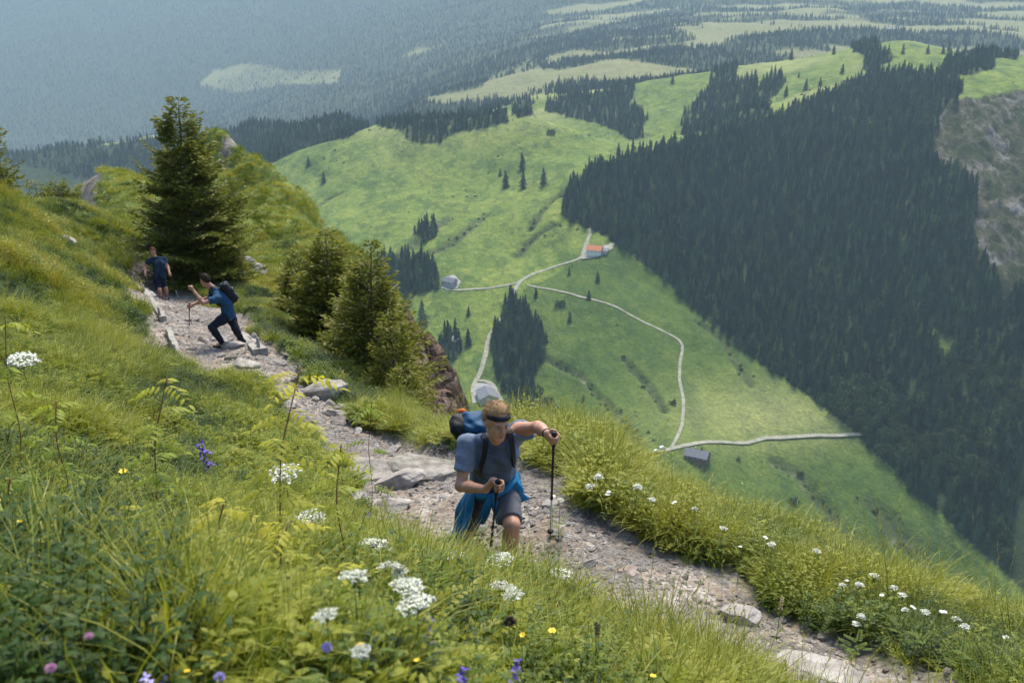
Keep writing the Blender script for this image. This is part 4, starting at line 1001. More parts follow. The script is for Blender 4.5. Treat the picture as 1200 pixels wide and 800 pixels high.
# ------------------------------------------------------------------ people: a distance field meshed into one continuous body
def nrm(v): v = np.asarray(v, float); return v / (np.linalg.norm(v) + 1e-9)
class SDF:
    def __init__(s, lo, hi, h):
        s.lo = np.asarray(lo, float); s.h = h; n = np.ceil((np.asarray(hi) - s.lo) / h).astype(int) + 1
        s.n = n; s.S = np.full(n, .08)
        s.ax = [s.lo[i] + h * np.arange(n[i]) for i in range(3)]
    def reg(s, lo, hi):
        i0 = np.clip(((lo - s.lo) / s.h).astype(int), 0, s.n - 1); i1 = np.clip(np.ceil((hi - s.lo) / s.h).astype(int) + 1, 1, s.n)
        sl = tuple(slice(a, b) for a, b in zip(i0, i1))
        X, Y, Z = np.meshgrid(*[s.ax[i][sl[i]] for i in range(3)], indexing='ij', sparse=False)
        return sl, np.stack([X, Y, Z], -1)
    def put(s, sl, d, k, sub=False):
        a = s.S[sl]
        if sub: s.S[sl] = np.maximum(a, -d); return
        hh = np.clip(.5 + .5 * (d - a) / k, 0, 1) if k > 0 else None
        s.S[sl] = np.minimum(a, d) if k <= 0 else d * (1 - hh) + a * hh - k * hh * (1 - hh)
    def cap(s, a, b, ra, rb, k=.02, sub=False):
        a, b = np.asarray(a, float), np.asarray(b, float); m = max(ra, rb) + .07
        sl, P = s.reg(np.minimum(a, b) - m, np.maximum(a, b) + m)
        if P.size == 0: return
        ab = b - a; t = np.clip(((P - a) @ ab) / (ab @ ab + 1e-12), 0, 1)
        s.put(sl, np.linalg.norm(P - a - t[..., None] * ab, axis=-1) - (ra + (rb - ra) * t), k, sub)
    def ell(s, c, M, r, k=.02, sub=False, clip=None):
        c = np.asarray(c, float); m = max(r) + .07; sl, P = s.reg(c - m, c + m)
        if P.size == 0: return
        q = (P - c) @ np.asarray(M).T; r = np.asarray(r, float)
        l0 = np.linalg.norm(q / r, axis=-1); l1 = np.linalg.norm(q / (r * r), axis=-1)
        d = l0 * (l0 - 1) / (l1 + 1e-9)
        if clip is not None: d = clip(d, q)
        s.put(sl, d, k, sub)
    def box(s, c, M, hs, rad, k=.01, clip=None):
        c = np.asarray(c, float); m = np.linalg.norm(hs) + .06; sl, P = s.reg(c - m, c + m)
        q = (P - c) @ np.asarray(M).T; e = np.abs(q) - (np.asarray(hs) - rad)
        d = np.linalg.norm(np.maximum(e, 0), axis=-1) + np.minimum(e.max(-1), 0) - rad
        if clip is not None: d = clip(d, q)
        s.put(sl, d, k)
    def plane(s, p, n):                      # keep the side the normal points away from
        X, Y, Z = np.meshgrid(*s.ax, indexing='ij', sparse=True); n = nrm(n)
        s.S = np.maximum(s.S, (X - p[0]) * n[0] + (Y - p[1]) * n[1] + (Z - p[2]) * n[2])
    def wrinkle(s, amp, f, seed=0):
        X, Y, Z = np.meshgrid(*s.ax, indexing='ij', sparse=True); q = seed
        s.S = s.S + amp * (np.sin(X*f + 2.1*np.sin(Z*f*.6 + q) + q) * np.sin(Z*f*1.3 + 1.7*np.sin(Y*f*.7 + q)) + .6 * np.sin((X+Z)*f*1.9 + 2*np.sin(Y*f + q)))
    def mesh(s, name, mat, org, smooth=2):
        S = s.S; n = S.shape; ins = S < 0
        core = [S[a:n[0]-1+a, b:n[1]-1+b, c:n[2]-1+c] for a in (0, 1) for b in (0, 1) for c in (0, 1)]
        cin = np.stack([q < 0 for q in core]); mixed = cin.any(0) & ~cin.all(0)
        ci = np.argwhere(mixed); idx = np.full(mixed.shape, -1, np.int64); idx[mixed] = np.arange(len(ci))
        vals = np.stack([q[mixed] for q in core]); offs = np.array([(a, b, c) for a in (0, 1) for b in (0, 1) for c in (0, 1)], float)
        acc = np.zeros((len(ci), 3)); cnt = np.zeros(len(ci))
        for i in range(8):
            for j in range(i + 1, 8):
                if np.abs(offs[i] - offs[j]).sum() != 1: continue
                va, vb = vals[i], vals[j]; m = (va < 0) != (vb < 0); t = np.where(m, va / (va - vb + 1e-12), 0)
                acc += m[:, None] * (offs[i] + t[:, None] * (offs[j] - offs[i])); cnt += m
        V = s.lo + s.h * (ci + acc / np.maximum(cnt, 1)[:, None])
        Q = []
        for axn in range(3):
            o1, o2 = [(1, 2), (2, 0), (0, 1)][axn]
            a = [slice(None)] * 3; b = [slice(None)] * 3; a[axn] = slice(0, -1); b[axn] = slice(1, None)
            e = np.argwhere(ins[tuple(a)] != ins[tuple(b)]); e = e[(e[:, o1] > 0) & (e[:, o2] > 0) & (e[:, o1] < n[o1] - 1) & (e[:, o2] < n[o2] - 1)]
            u1 = np.zeros(3, int); u1[o1] = 1; u2 = np.zeros(3, int); u2[o2] = 1
            g_ = lambda q: idx[q[:, 0], q[:, 1], q[:, 2]]
            qd = np.stack([g_(e - u1 - u2), g_(e - u2), g_(e), g_(e - u1)], 1)
            fl = ins[e[:, 0], e[:, 1], e[:, 2]]; qd[~fl] = qd[~fl][:, ::-1]; Q.append(qd[(qd >= 0).all(1)])
        Q = np.concatenate(Q)
        for _ in range(smooth):
            A = np.zeros_like(V); c = np.zeros(len(V))
            for k in range(4):
                np.add.at(A, Q[:, k], V[Q[:, (k + 1) % 4]]); np.add.at(c, Q[:, k], 1)
                np.add.at(A, Q[:, (k + 1) % 4], V[Q[:, k]]); np.add.at(c, Q[:, (k + 1) % 4], 1)
            V = V * .6 + .4 * A / np.maximum(c, 1)[:, None]
        return mesh_np(name, V - org, Q, mat, True)
def frame(fwd, up):
    f = nrm(fwd); r = nrm(np.cross(f, up)); u = np.cross(r, f); return r, f, u      # right-hand side of the person = r

def head_sdf(S, c, fwd, up, sc=1.0):
    r, f, u = frame(fwd, up); M = np.array([r, f, u]); P = lambda a, b, d: c + sc * (a * r + b * f + d * u)
    S.ell(P(0, -.008, .032), M, np.array([.077, .096, .098]) * sc, .02)
    S.ell(P(0, .028, -.042), M, np.array([.058, .066, .074]) * sc, .03)
    S.cap(P(-.012, .066, -.096), P(.012, .066, -.096), .020 * sc, .020 * sc, .02)
    for k in (-1, 1):
        S.cap(P(.045 * k, .0, -.062), P(.018 * k, .062, -.092), .022 * sc, .018 * sc, .02)
        S.cap(P(.008 * k, .090, .020), P(.044 * k, .076, .022), .010 * sc, .009 * sc, .012)
        S.ell(P(.040 * k, .070, -.026), M, np.array([.022, .020, .018]) * sc, .02)
        S.ell(P(.031 * k, .104, .000), M, np.array([.017, .017, .012]) * sc, 0, sub=True)
        S.ell(P(.031 * k, .079, .001), M, np.array([.013, .013, .011]) * sc, .004)
        S.ell(P(.078 * k, -.006, -.006), M, np.array([.009, .020, .031]) * sc, .008)
    S.cap(P(0, .086, .014), P(0, .112, -.026), .008 * sc, .0125 * sc, .010)
    S.cap(P(-.010, .100, -.030), P(.010, .100, -.030), .009 * sc, .009 * sc, .006)
    S.cap(P(-.022, .086, -.058), P(.022, .086, -.058), .0075 * sc, .0075 * sc, .006)
    S.cap(P(-.018, .084, -.071), P(.018, .084, -.071), .0085 * sc, .0085 * sc, .006)
    S.cap(P(-.020, .101, -.0645), P(.020, .101, -.0645), .0038 * sc, .0038 * sc, 0, sub=True)
def fist_sdf(S, c, axis, wrist, palm_side, sc=1.0, k=.006):
    u = nrm(axis); v = nrm(c - wrist); v = nrm(v - u * (v @ u)); n = nrm(np.cross(u, v)) * palm_side
    P = lambda a, b, d: c + sc * (a * n + b * v + d * u)
    S.cap(P(.018, -.050, .012), P(.027, .012, .024), .021 * sc, .017 * sc, .015); S.cap(P(.018, -.050, -.014), P(.027, .012, -.026), .021 * sc, .016 * sc, .015)
    S.cap(wrist, P(.014, -.050, 0), .026 * sc, .024 * sc, .02)
    for i, (o, rad, ln) in enumerate(((.034, .0098, 1), (.0115, .0104, 1.06), (-.0115, .0100, 1.02), (-.033, .0086, .92))):
        pt = []
        for a_, rr_ in ((25, .036), (78, .038), (140, .033), (200, .028)):
            t_ = R(a_); pt.append(P(rr_ * math.cos(t_) * ln, rr_ * math.sin(t_) * ln + .004, o))
        for q in range(3): S.cap(pt[q], pt[q + 1], rad * sc * (1 - .08 * q), rad * sc * (.96 - .08 * q), .003)
    S.cap(P(.020, -.034, .022), P(-.008, -.036, .040), .014 * sc, .0115 * sc, .008); S.cap(P(-.008, -.036, .040), P(-.030, -.012, .036), .0112 * sc, .0095 * sc, .004)

def cloth(name, c, rough=.85, weave=700, var=.12, crease=.0):
    t = NT(name); co = t.co()
    n = t.noise(co, 9, 5, .6); w = t.noise(co, weave, 2)
    cc = t.mix(.35, c, t.ramp(w, [(.35, tuple(x * .55 for x in c)), (.65, tuple(min(1, x * 1.7) for x in c))]))
    cc = t.mix(.5, cc, t.ramp(n, [(.3, tuple(x * (1 - var * 2) for x in c)), (.7, tuple(x * (1 + var * 2) for x in c))]))
    return t.done(t.bsdf(cc, rough, .2, t.bump(n, .5, .02)))
def skinmat(name, c):
    t = NT(name); co = t.co(); n = t.noise(co, 22, 5)
    cc = t.ramp(n, [(.3, tuple(x * .82 for x in c)), (.7, tuple(x * 1.12 for x in c))])
    b = t.bsdf(cc, .52, .4, t.bump(t.noise(co, 180, 3), .3, .002)); b.node.inputs['Subsurface Weight'].default_value = .12; b.node.inputs['Subsurface Scale'].default_value = .01
    b.node.inputs['Subsurface Radius'].default_value = (1, .35, .2)
    return t.done(b)
M_SKIN = skinmat('tan_skin', (.46, .235, .145)); M_SKIN2 = skinmat('tanned_skin', (.40, .215, .14))  # tan skin tones, each person's own colour
M_BLACK = cloth('black_nylon', (.014, .015, .018), .6); M_RUB = simple('black_rubber', (.012, .012, .013), .6, .2, 30)
M_EYE = simple('eye_white', (.33, .29, .26), .3, .05, 5); M_IRIS = simple('dark_iris', (.03, .02, .015), .2, .05, 5)
M_ALU = simple('pale_aluminium', (.55, .56, .56), .35, .05, 20, metallic=0.0) if False else simple('pale_aluminium', (.52, .53, .53), .35, .05, 20)
M_WHITE = simple('white_print', (.75, .76, .76), .7, .05, 20); M_ORANGE = simple('orange_fabric', (.75, .16, .03), .7, .1, 20)

def torso(S, J, lat, o=0.0, k=.05):
    """chest, belly, hips between J['pelvis'] and J['chest']; o = clothing thickness"""
    pe, ch = J['pelvis'], J['chest']; mid = (pe + ch) / 2 + J.get('bow', np.zeros(3))
    for s_ in (-1, 1):
        a = ch + lat * .075 * s_; b = mid + lat * .062 * s_; c = pe + lat * .070 * s_
        S.cap(a, b, .108 + o, .096 + o, k); S.cap(b, c, .096 + o, .108 + o, k)
        sh = J['sh_r'] if s_ > 0 else J['sh_l']
        S.cap(ch + (J['neck'] - ch) * .35 + lat * .05 * s_, sh, .078 + o, .058 + o, .04)
        S.cap(J['neck'], sh, .045 + o, .045 + o, .04)
def limb(S, a, b, ra, rm, rb, o=0.0, k=.025, f=.35):
    m = a + (b - a) * f; S.cap(a, m, ra + o, rm + o, k); S.cap(m, b, rm + o, rb + o, k)
def person(label, J, look, up, fig, res=.008, sc=1.0, mats=None, long_trousers=False, poles=()):
    for k in list(J): J[k] = np.asarray(J[k], float)
    lat = nrm(J['sh_r'] - J['sh_l'])
    allp = np.stack(list(v for k, v in J.items() if k != 'bow' and not k.startswith('axis'))); lo, hi = allp.min(0) - .24, allp.max(0) + .24
    base = (J['toe_l'] + J['toe_r']) / 2; base[2] = min(J['toe_l'][2], J['toe_r'][2]) - .03
    root = empty('person', base); tag(root, label, 'person')
    new = lambda: SDF(lo, hi, res)
    # --- body
    S = new(); torso(S, J, lat)
    S.cap(J['neck'] - nrm(J['head'] - J['neck']) * .03, J['head'] - nrm(up) * .05, .058, .055, .03)
    head_sdf(S, J['head'], look, up, sc)
    for q in 'lr':
        limb(S, J['sh_' + q], J['el_' + q], .056, .050, .039); limb(S, J['el_' + q], J['wr_' + q], .041, .043, .027)
        if ('grip_' + q) in J: fist_sdf(S, J['grip_' + q], J['axis_' + q], J['wr_' + q], fig.get('side_' + q, 1))
        else: fist_sdf(S, J['wr_' + q] + nrm(J['wr_' + q] - J['el_' + q]) * .07, np.cross(J['wr_' + q] - J['el_' + q], lat), J['wr_' + q], 1)
        limb(S, J['hip_' + q], J['kn_' + q], .092, .082, .060); limb(S, J['kn_' + q], J['an_' + q], .058, .062, .038)
        S.cap(J['an_' + q], J['toe_' + q], .036, .028, .02)
    obj('body', S.mesh('body', mats['skin'], base, 1), root)
    # --- T-shirt
    S = new(); torso(S, J, lat, .014)
    for q in 'lr': limb(S, J['sh_' + q], J['sh_' + q] + (J['el_' + q] - J['sh_' + q]) * .80, .060, .060, .060, .012)
    for q in 'lr':
        d = nrm(J['el_' + q] - J['sh_' + q]); p = J['sh_' + q] + (J['el_' + q] - J['sh_' + q]) * fig.get('sleeve', .62)
        sl, P = S.reg(p - .16, p + .16); dd = (P - p) @ d; inside = np.linalg.norm(P - p - dd[..., None] * d, axis=-1) < .11
        S.S[sl] = np.where(inside, np.maximum(S.S[sl], dd), S.S[sl])
    S.wrinkle(.0035, 26, 1)
    S.plane(J['pelvis'] + nrm(J['pelvis'] - J['chest']) * .10, J['pelvis'] - J['chest'])
    nk = nrm(J['head'] - J['neck']); S.plane(J['neck'] + nk * .045, nk)
    me_s = S.mesh('t_shirt', mats['shirt'], base); vv = np.array([x.co[:] for x in me_s.vertices]) + base
    cc_ = (J['sh_l'] + J['sh_r']) / 2; ax_t = nrm(J['neck'] - J['pelvis']); l2 = nrm(lat - ax_t * (lat @ ax_t)); ld = (vv - cc_) @ l2; side = np.clip((np.abs(ld) - .135) / .012, 0, 1)
    at = me_s.attributes.new('side', 'FLOAT', 'POINT'); at.data.foreach_set('value', side.astype(np.float32)); sh = obj('t_shirt', me_s, root)
    # --- shorts or trousers
    S = new(); 
    for q in 'lr':
        S.cap(J['pelvis'], J['hip_' + q], .118, .100, .04)
        limb(S, J['hip_' + q], J['kn_' + q], .106, .098, .082 if not long_trousers else .070)
        if long_trousers: limb(S, J['kn_' + q], J['an_' + q], .070, .068, .055)
    S.cap(J['pelvis'], J['pelvis'] + (J['chest'] - J['pelvis']) * .3, .118, .11, .04)
    S.wrinkle(.004, 24, 3)
    for q in 'lr':
        a, b = (J['hip_' + q], J['kn_' + q]) if not long_trousers else (J['kn_' + q], J['an_' + q])
        d = nrm(b - a); p = a + (b - a) * (.86 if not long_trousers else .99)
        sl, P = S.reg(p - .2, p + .2); dd = (P - p) @ d; ins_ = np.linalg.norm(P - p - dd[..., None] * d, axis=-1) < .13
        S.S[sl] = np.where(ins_, np.maximum(S.S[sl], dd), S.S[sl])
    obj('trousers' if long_trousers else 'shorts', S.mesh('shorts', mats['shorts'], base), root)
    # --- shoes
    for q in 'lr':
        S = new(); a, tt = J['an_' + q], J['toe_' + q]; fd = nrm(tt - a); heel = a + np.array([0, 0, -.045]) - fd * np.array([.05, .05, 0])
        S.cap(a + [0, 0, .02], heel, .046, .040, .02); S.cap(heel, tt, .040, .034, .02); S.plane(tt - np.array([0, 0, .030]), (tt - heel) * [0, 0, 0] + [0, 0, -1.0]) if False else None
        shoe = obj('shoe', S.mesh('shoe', mats['shoe'], base), root)
        mb = MB(); mb.tube([heel + [0, 0, -.036], (heel + tt) / 2 + [0, 0, -.036], tt + [0, 0, -.030]], [.040, .036, .034], 10); so_ = mb.mesh('sole', M_RUB, True)
        v = np.array([x.co[:] for x in so_.vertices]) ; zc = np.interp(((v - heel) @ (tt - heel)) / ((tt - heel) @ (tt - heel)), [0, 1], [heel[2] - .036, tt[2] - .03]); v[:, 2] = zc + (v[:, 2] - zc) * .35
        so_.vertices.foreach_set('co', (v - base).astype(np.float32).ravel()); obj('sole', so_, shoe)
        if not long_trousers:
            S = new(); S.cap(a - [0, 0, .01], a + (J['kn_' + q] - a) * .22, .043, .048, .01); S.plane(a + (J['kn_' + q] - a) * .22, J['kn_' + q] - a)
            obj('sock', S.mesh('sock', mats['sock'], base), root)
    # --- hair, eyes
    r_, f_, u_ = frame(look, up); M = np.array([r_, f_, u_]); hc = J['head']
    S = SDF(hc - .2, hc + .2, min(res, .006))
    S.ell(hc + sc * (-.008 * f_ + .032 * u_), M, np.array([.088, .107, .112]) * sc, .001, clip=lambda d, q: np.maximum(d + .0035 * np.sin(q[..., 0] * 190 + 5 * np.sin(q[..., 1] * 33 + q[..., 2] * 21)) * np.sin(q[..., 1] * 47 + q[..., 2] * 71 + 3 * np.sin(q[..., 0] * 52)), -(q[..., 2] - fig.get('hslope', 1.05) * q[..., 1] + fig.get('hoff', .0)) * .75))
    hm_ = obj('hair', S.mesh('hair', mats['hair'], base, 1), root)
    # short strands standing off the scalp
    hv = np.array([v.co[:] for v in hm_.data.vertices]) ; hn = np.array([v.normal[:] for v in hm_.data.vertices])
    gg = np.random.default_rng(3); pick_ = gg.integers(0, len(hv), 2600); st_ = MB()
    for i_ in pick_:
        n0 = hn[i_]; d0 = nrm(n0 * .55 - f_ * .55 + np.array([0, 0, -.35]) + gg.normal(0, .28, 3)); s0 = nrm(np.cross(d0, n0 + .01)) * .0022; b0 = hv[i_] - n0 * .004; L_ = gg.uniform(.014, .030) * sc
        st_.add([b0 - s0, b0 + s0, b0 + d0 * L_ + n0 * .002], F3=[(0, 1, 2)])
    obj('strands', st_.mesh('strands', mats['hair']), hm_)
    for k in (-1, 1):
        for nm, rad, off, mt in (('eye', .0118, .0800, M_EYE), ('iris', .0078, .0850, M_IRIS)):
            bm = bmesh.new(); bmesh.ops.create_uvsphere(bm, u_segments=12, v_segments=8, radius=rad * sc); me_ = bpy.data.meshes.new(nm); bm.to_mesh(me_); bm.free(); me_.materials.append(mt)
            e = obj(nm, me_, root if nm == 'eye' else eye, (hc + sc * (.031 * k * r_ + off * f_ + .001 * u_) - base) if nm == 'eye' else sc * (off - .0800) * f_)
            if nm == 'eye': eye = e
    return root, base, lat, new
def trek_pole(label, top, grip, tip, group=None, color_low=None):
    top, grip, tip = (np.asarray(q, float) for q in (top, grip, tip)); ax_ = nrm(tip - top)
    root = empty('trekking_pole', tip); tag(root, label, 'trekking pole', group); L = np.linalg.norm(tip - top)
    p = lambda s_: top + ax_ * s_ - tip
    mb = MB(); mb.tube([p(-.012), p(0), p(.02), p(.06), p(.10), p(.14), p(.20)], [.012, .019, .018, .0145, .0155, .0145, .0125], 12); obj('grip', mb.mesh('grip', M_RUB, True), root)
    mb = MB(); mb.tube([p(.20), p(L * .60)], .0085, 10); mb.tube([p(L * .58), p(L * .61)], .0115, 10); obj('upper_shaft', mb.mesh('upper_shaft', M_BLACK, True), root)
    mb = MB(); mb.tube([p(L * .60), p(L - .03)], [.0075, .0062], 10); mb.tube([p(L - .03), p(L)], [.006, .003], 8); obj('lower_shaft', mb.mesh('lower_shaft', color_low or M_ALU, True), root)
    mb = MB(); mb.tube([p(L - .065), p(L - .055)], [.026, .022], 14); obj('basket', mb.mesh('basket', M_RUB, True), root)
    lp = MB(); s1 = nrm(np.cross(ax_, [1, 0, .2])); lp.tube([p(.0), p(.03) + s1 * .03, p(.09) + s1 * .045, p(.13) + s1 * .03, p(.10)], .004, 6); obj('wrist_strap', lp.mesh('wrist_strap', M_BLACK, True), root)
    return root
def onground(p, dz=.0):
    q = np.array(p, float); q[2] = float(Hn(q[0:1], q[1:2])[0]) + dz; return q

# ===== the man climbing with two poles, nearest the camera
J = dict(pelvis=W(577,571,7.72), chest=W(579,531,7.36), neck=W(583,514,7.20), head=W(582,494,7.04),
         sh_l=W(548,520,7.32), sh_r=W(609,504,7.24), el_l=W(540,569,7.26), wr_l=W(569,573,7.04), el_r=W(630,500,7.06), wr_r=W(643,509,6.92),
         hip_l=W(563,577,7.76), hip_r=W(592,575,7.70), kn_l=W(547,621,7.92), kn_r=W(600,616,7.40), an_l=W(538,661,8.22), an_r=W(596,660,7.62))
gl = onground(W(536,672,8.30)); gr = onground(W(597,668,7.62))
print('FEET rear', J['an_l'][2] - gl[2], 'front', J['an_r'][2] - gr[2])
J['an_l'][2] = gl[2] + .16; J['an_r'][2] = gr[2] + .10
J['toe_l'] = J['an_l'] + np.array([.03, -.17, 0]); J['toe_l'][2] = gl[2] + .035; J['toe_r'] = J['an_r'] + np.array([.02, -.17, 0]); J['toe_r'][2] = gr[2] + .035
tipR = onground(W(645,618,7.95), -.02); J['grip_r'] = W(649,512,6.87); topR = J['grip_r'] + nrm(J['grip_r'] - tipR) * .045
tipL = onground(W(570,650,7.55), -.02); J['grip_l'] = W(583,569,6.95); topL = J['grip_l'] + nrm(J['grip_l'] - tipL) * .05
J['axis_r'] = nrm(topR - tipR); J['axis_l'] = nrm(topL - tipL); J['bow'] = np.array([0, .03, .03])
for a_, b_ in (('pelvis','chest'),('chest','neck'),('neck','head'),('sh_l','sh_r'),('sh_l','el_l'),('el_l','wr_l'),('sh_r','el_r'),('el_r','wr_r'),('hip_l','kn_l'),('kn_l','an_l'),('hip_r','kn_r'),('kn_r','an_r')):
    print('BONE', a_, b_, round(float(np.linalg.norm(J[a_] - J[b_])), 3))
print('POLE', np.linalg.norm(topR - tipR), np.linalg.norm(topL - tipL))
look1 = nrm([.44, -.88, -.16]); up1 = nrm([.16, -.14, .97])

def two_tone(name, a, b):
    t = NT(name); co = t.co(); w = t.noise(co, 190, 3, .7); n = t.noise(co, 9, 5)
    c = t.mix(t.attr('side'), a, b); c = t.mix(.55, c, t.mix(t.ramp(w, [(.38, (0, 0, 0)), (.62, (1, 1, 1))]), t.mix(1.0, c, (.45, .45, .5), 'MULTIPLY'), t.mix(1.0, c, (1.9, 1.9, 1.85), 'MULTIPLY')))
    return t.done(t.bsdf(c, .9, .15, t.bump(n, .6, .025)))
m1 = dict(skin=M_SKIN, shirt=two_tone('heather_blue_knit', (.075, .098, .150), (.145, .178, .240)), shorts=cloth('grey_shorts_cloth', (.105, .105, .12), .85, 500), shoe=cloth('dark_shoe_fabric', (.03, .03, .035), .8, 300), sock=cloth('dark_sock', (.03, .03, .035)), hair=cloth('sandy_hair', (.27, .165, .075), .6, 160, .35))
man, base1, lat1, new1 = person('man in blue grey T-shirt and black headband leaning forward on two trekking poles', J, look1, up1, dict(side_l=1, side_r=-1, sleeve=.66, hoff=.008), .0075, 1.04, m1)
r_, f_, u_ = frame(look1, up1); Mh = np.array([r_, f_, u_]); hc = J['head']
S = SDF(hc - .2, hc + .2, .006)
S.ell(hc + 1.04 * (-.008 * f_ + .032 * u_), Mh, np.array([.091, .110, .115]) * 1.04, .001, clip=lambda d, q: np.maximum(d, np.abs(q[..., 2] - .12 * q[..., 1] - .026) - .016))
obj('headband', S.mesh('headband', M_BLACK, base1, 1), man)
Pf = lambda a, b, d: hc + 1.04 * (a * r_ + b * f_ + d * u_) - base1
for k in (-1, 1):
    mb = MB(); mb.tube([Pf(.014 * k, .101, .021), Pf(.030 * k, .097, .026), Pf(.047 * k, .083, .021)], [.003, .0042, .002], 6); obj('eyebrow', mb.mesh('eyebrow', m1['hair'], True), man)
    mb = MB(); mb.tube([Pf(.018 * k, .0905, .0075), Pf(.031 * k, .0945, .0098), Pf(.043 * k, .086, .0055)], [.0016, .0024, .0016], 6); obj('eyelid', mb.mesh('eyelid', simple('lid_skin', (.30, .14, .085), .6), True), man)
mb = MB(); mb.tube([Pf(-.024, .088, -.062), Pf(-.008, .0955, -.059), Pf(0, .0965, -.061), Pf(.008, .0955, -.059), Pf(.024, .088, -.062)], [.0015, .0036, .003, .0036, .0015], 6)
mb.tube([Pf(-.022, .087, -.069), Pf(0, .095, -.0705), Pf(.022, .087, -.069)], [.002, .005, .002], 6); obj('lips', mb.mesh('lips', simple('lip_skin', (.34, .12, .09), .5), True), man)
# arm band of the watch
w = J['wr_r']; d = nrm(J['wr_r'] - J['el_r']); mb = MB(); mb.tube([w - d * .035 - base1, w - d * .01 - base1], .036, 14); wb = obj('wristband', mb.mesh('wristband', M_RUB, True), man)
# small print on the chest
ch = (J['chest'] + J['neck']) / 2; fr = nrm(np.cross(lat1, J['neck'] - J['pelvis'])); fr = fr if fr[1] < 0 else -fr
up_t = nrm(J['neck'] - J['pelvis'])
def sheet(name, pts, fcs, mat, parent, org):
    return obj(name, mesh_np(name, np.array(pts) - org, [np.array(fcs)], mat, False), parent)
def shrink_on(parent_sdf_pts, *a): pass
# jacket knotted round the waist by its sleeves
pe = J['pelvis'] + nrm(J['chest'] - J['pelvis']) * .07
M_JACK = cloth('blue_jacket_shell', (.012, .135, .27), .55, 300, .2)
NU, NV = 96, 26; g = np.random.default_rng(5); V = []
for sh_ in (0, 1):
    for iu in range(NU):
        u = iu / (NU - 1); a = R(-50 + 282 * u)          # from front right round the back to front left
        for iv in range(NV):
            v = iv / (NV - 1)
            Lh = .27 + .14 / (1 + math.exp(-(u - .52) * 22)) - .012 * math.sin(u * 23) - .07 * math.exp(-((u - 0) / .07) ** 2) - .05 * math.exp(-((u - 1) / .03) ** 2)
            fold = .024 * v * math.sin(u * 46 + 1.2 * math.sin(v * 4)) + .014 * v * math.sin(u * 91 + 2) + .010 * math.sin(v * 9 + u * 20)
            rr_ = .150 + (.058 + .085 * u) * v ** .7 + fold - .006 * sh_ - .11 * v * math.exp(-(u / .13) ** 2)
            ex = 1.22
            V.append(pe + lat1 * (rr_ * ex * math.cos(a)) + np.array([0, 1.0, 0]) * rr_ * math.sin(a) * 1.0 + np.array([0, 0, -1.0]) * (v * Lh - .05))
V = np.array(V); I2 = np.arange(NU * NV).reshape(NU, NV); q = np.stack([I2[:-1, :-1], I2[1:, :-1], I2[1:, 1:], I2[:-1, 1:]], -1).reshape(-1, 4)
rim = [(I2[i, -1], I2[i+1, -1], I2[i+1, -1] + NU*NV, I2[i, -1] + NU*NV) for i in range(NU-1)] + [(I2[0, j], I2[0, j+1], I2[0, j+1] + NU*NV, I2[0, j] + NU*NV) for j in range(NV-1)] + [(I2[-1, j+1], I2[-1, j], I2[-1, j] + NU*NV, I2[-1, j+1] + NU*NV) for j in range(NV-1)]
jk = obj('tied_jacket', mesh_np('tied_jacket', V - base1, np.concatenate([q, q[:, ::-1] + NU * NV, np.array(rim)]), M_JACK, True), man)
fc = pe + np.array([.0, -.165, -.03]); mb = MB()
mb.tube([pe + lat1 * .17 + [0, -.03, .01] - base1, pe + lat1 * .11 + [0, -.13, -.01] - base1, fc + lat1 * .02 - base1, fc - base1], [.036, .034, .030, .034], 10)
mb.tube([pe - lat1 * .17 + [0, -.03, .01] - base1, pe - lat1 * .11 + [0, -.13, -.01] - base1, fc - lat1 * .02 - base1, fc - base1], [.036, .034, .030, .034], 10)
mb.tube([fc + [0, 0, .02] - base1, fc + [.02, -.02, -.05] - base1, fc + lat1 * .05 + [0, -.01, -.15] - base1, fc + lat1 * .06 + [0, 0, -.24] - base1], [.036, .034, .038, .030], 10)
mb.tube([fc + [0, 0, .02] - base1, fc + [-.03, -.02, -.05] - base1, fc - lat1 * .06 + [0, .0, -.13] - base1, fc - lat1 * .09 + [0, .01, -.20] - base1], [.036, .034, .036, .030], 10)
obj('sleeve', mb.mesh('sleeve', M_JACK, True), jk)
for nm, tp, gp, ti in (('black and silver trekking pole planted beside the path under the stretched out hand', topR, J['grip_r'], tipR), ('dark trekking pole in the fist held in front of the leaning man', topL, J['grip_l'], tipL)):
    trek_pole(nm, tp, gp, ti)

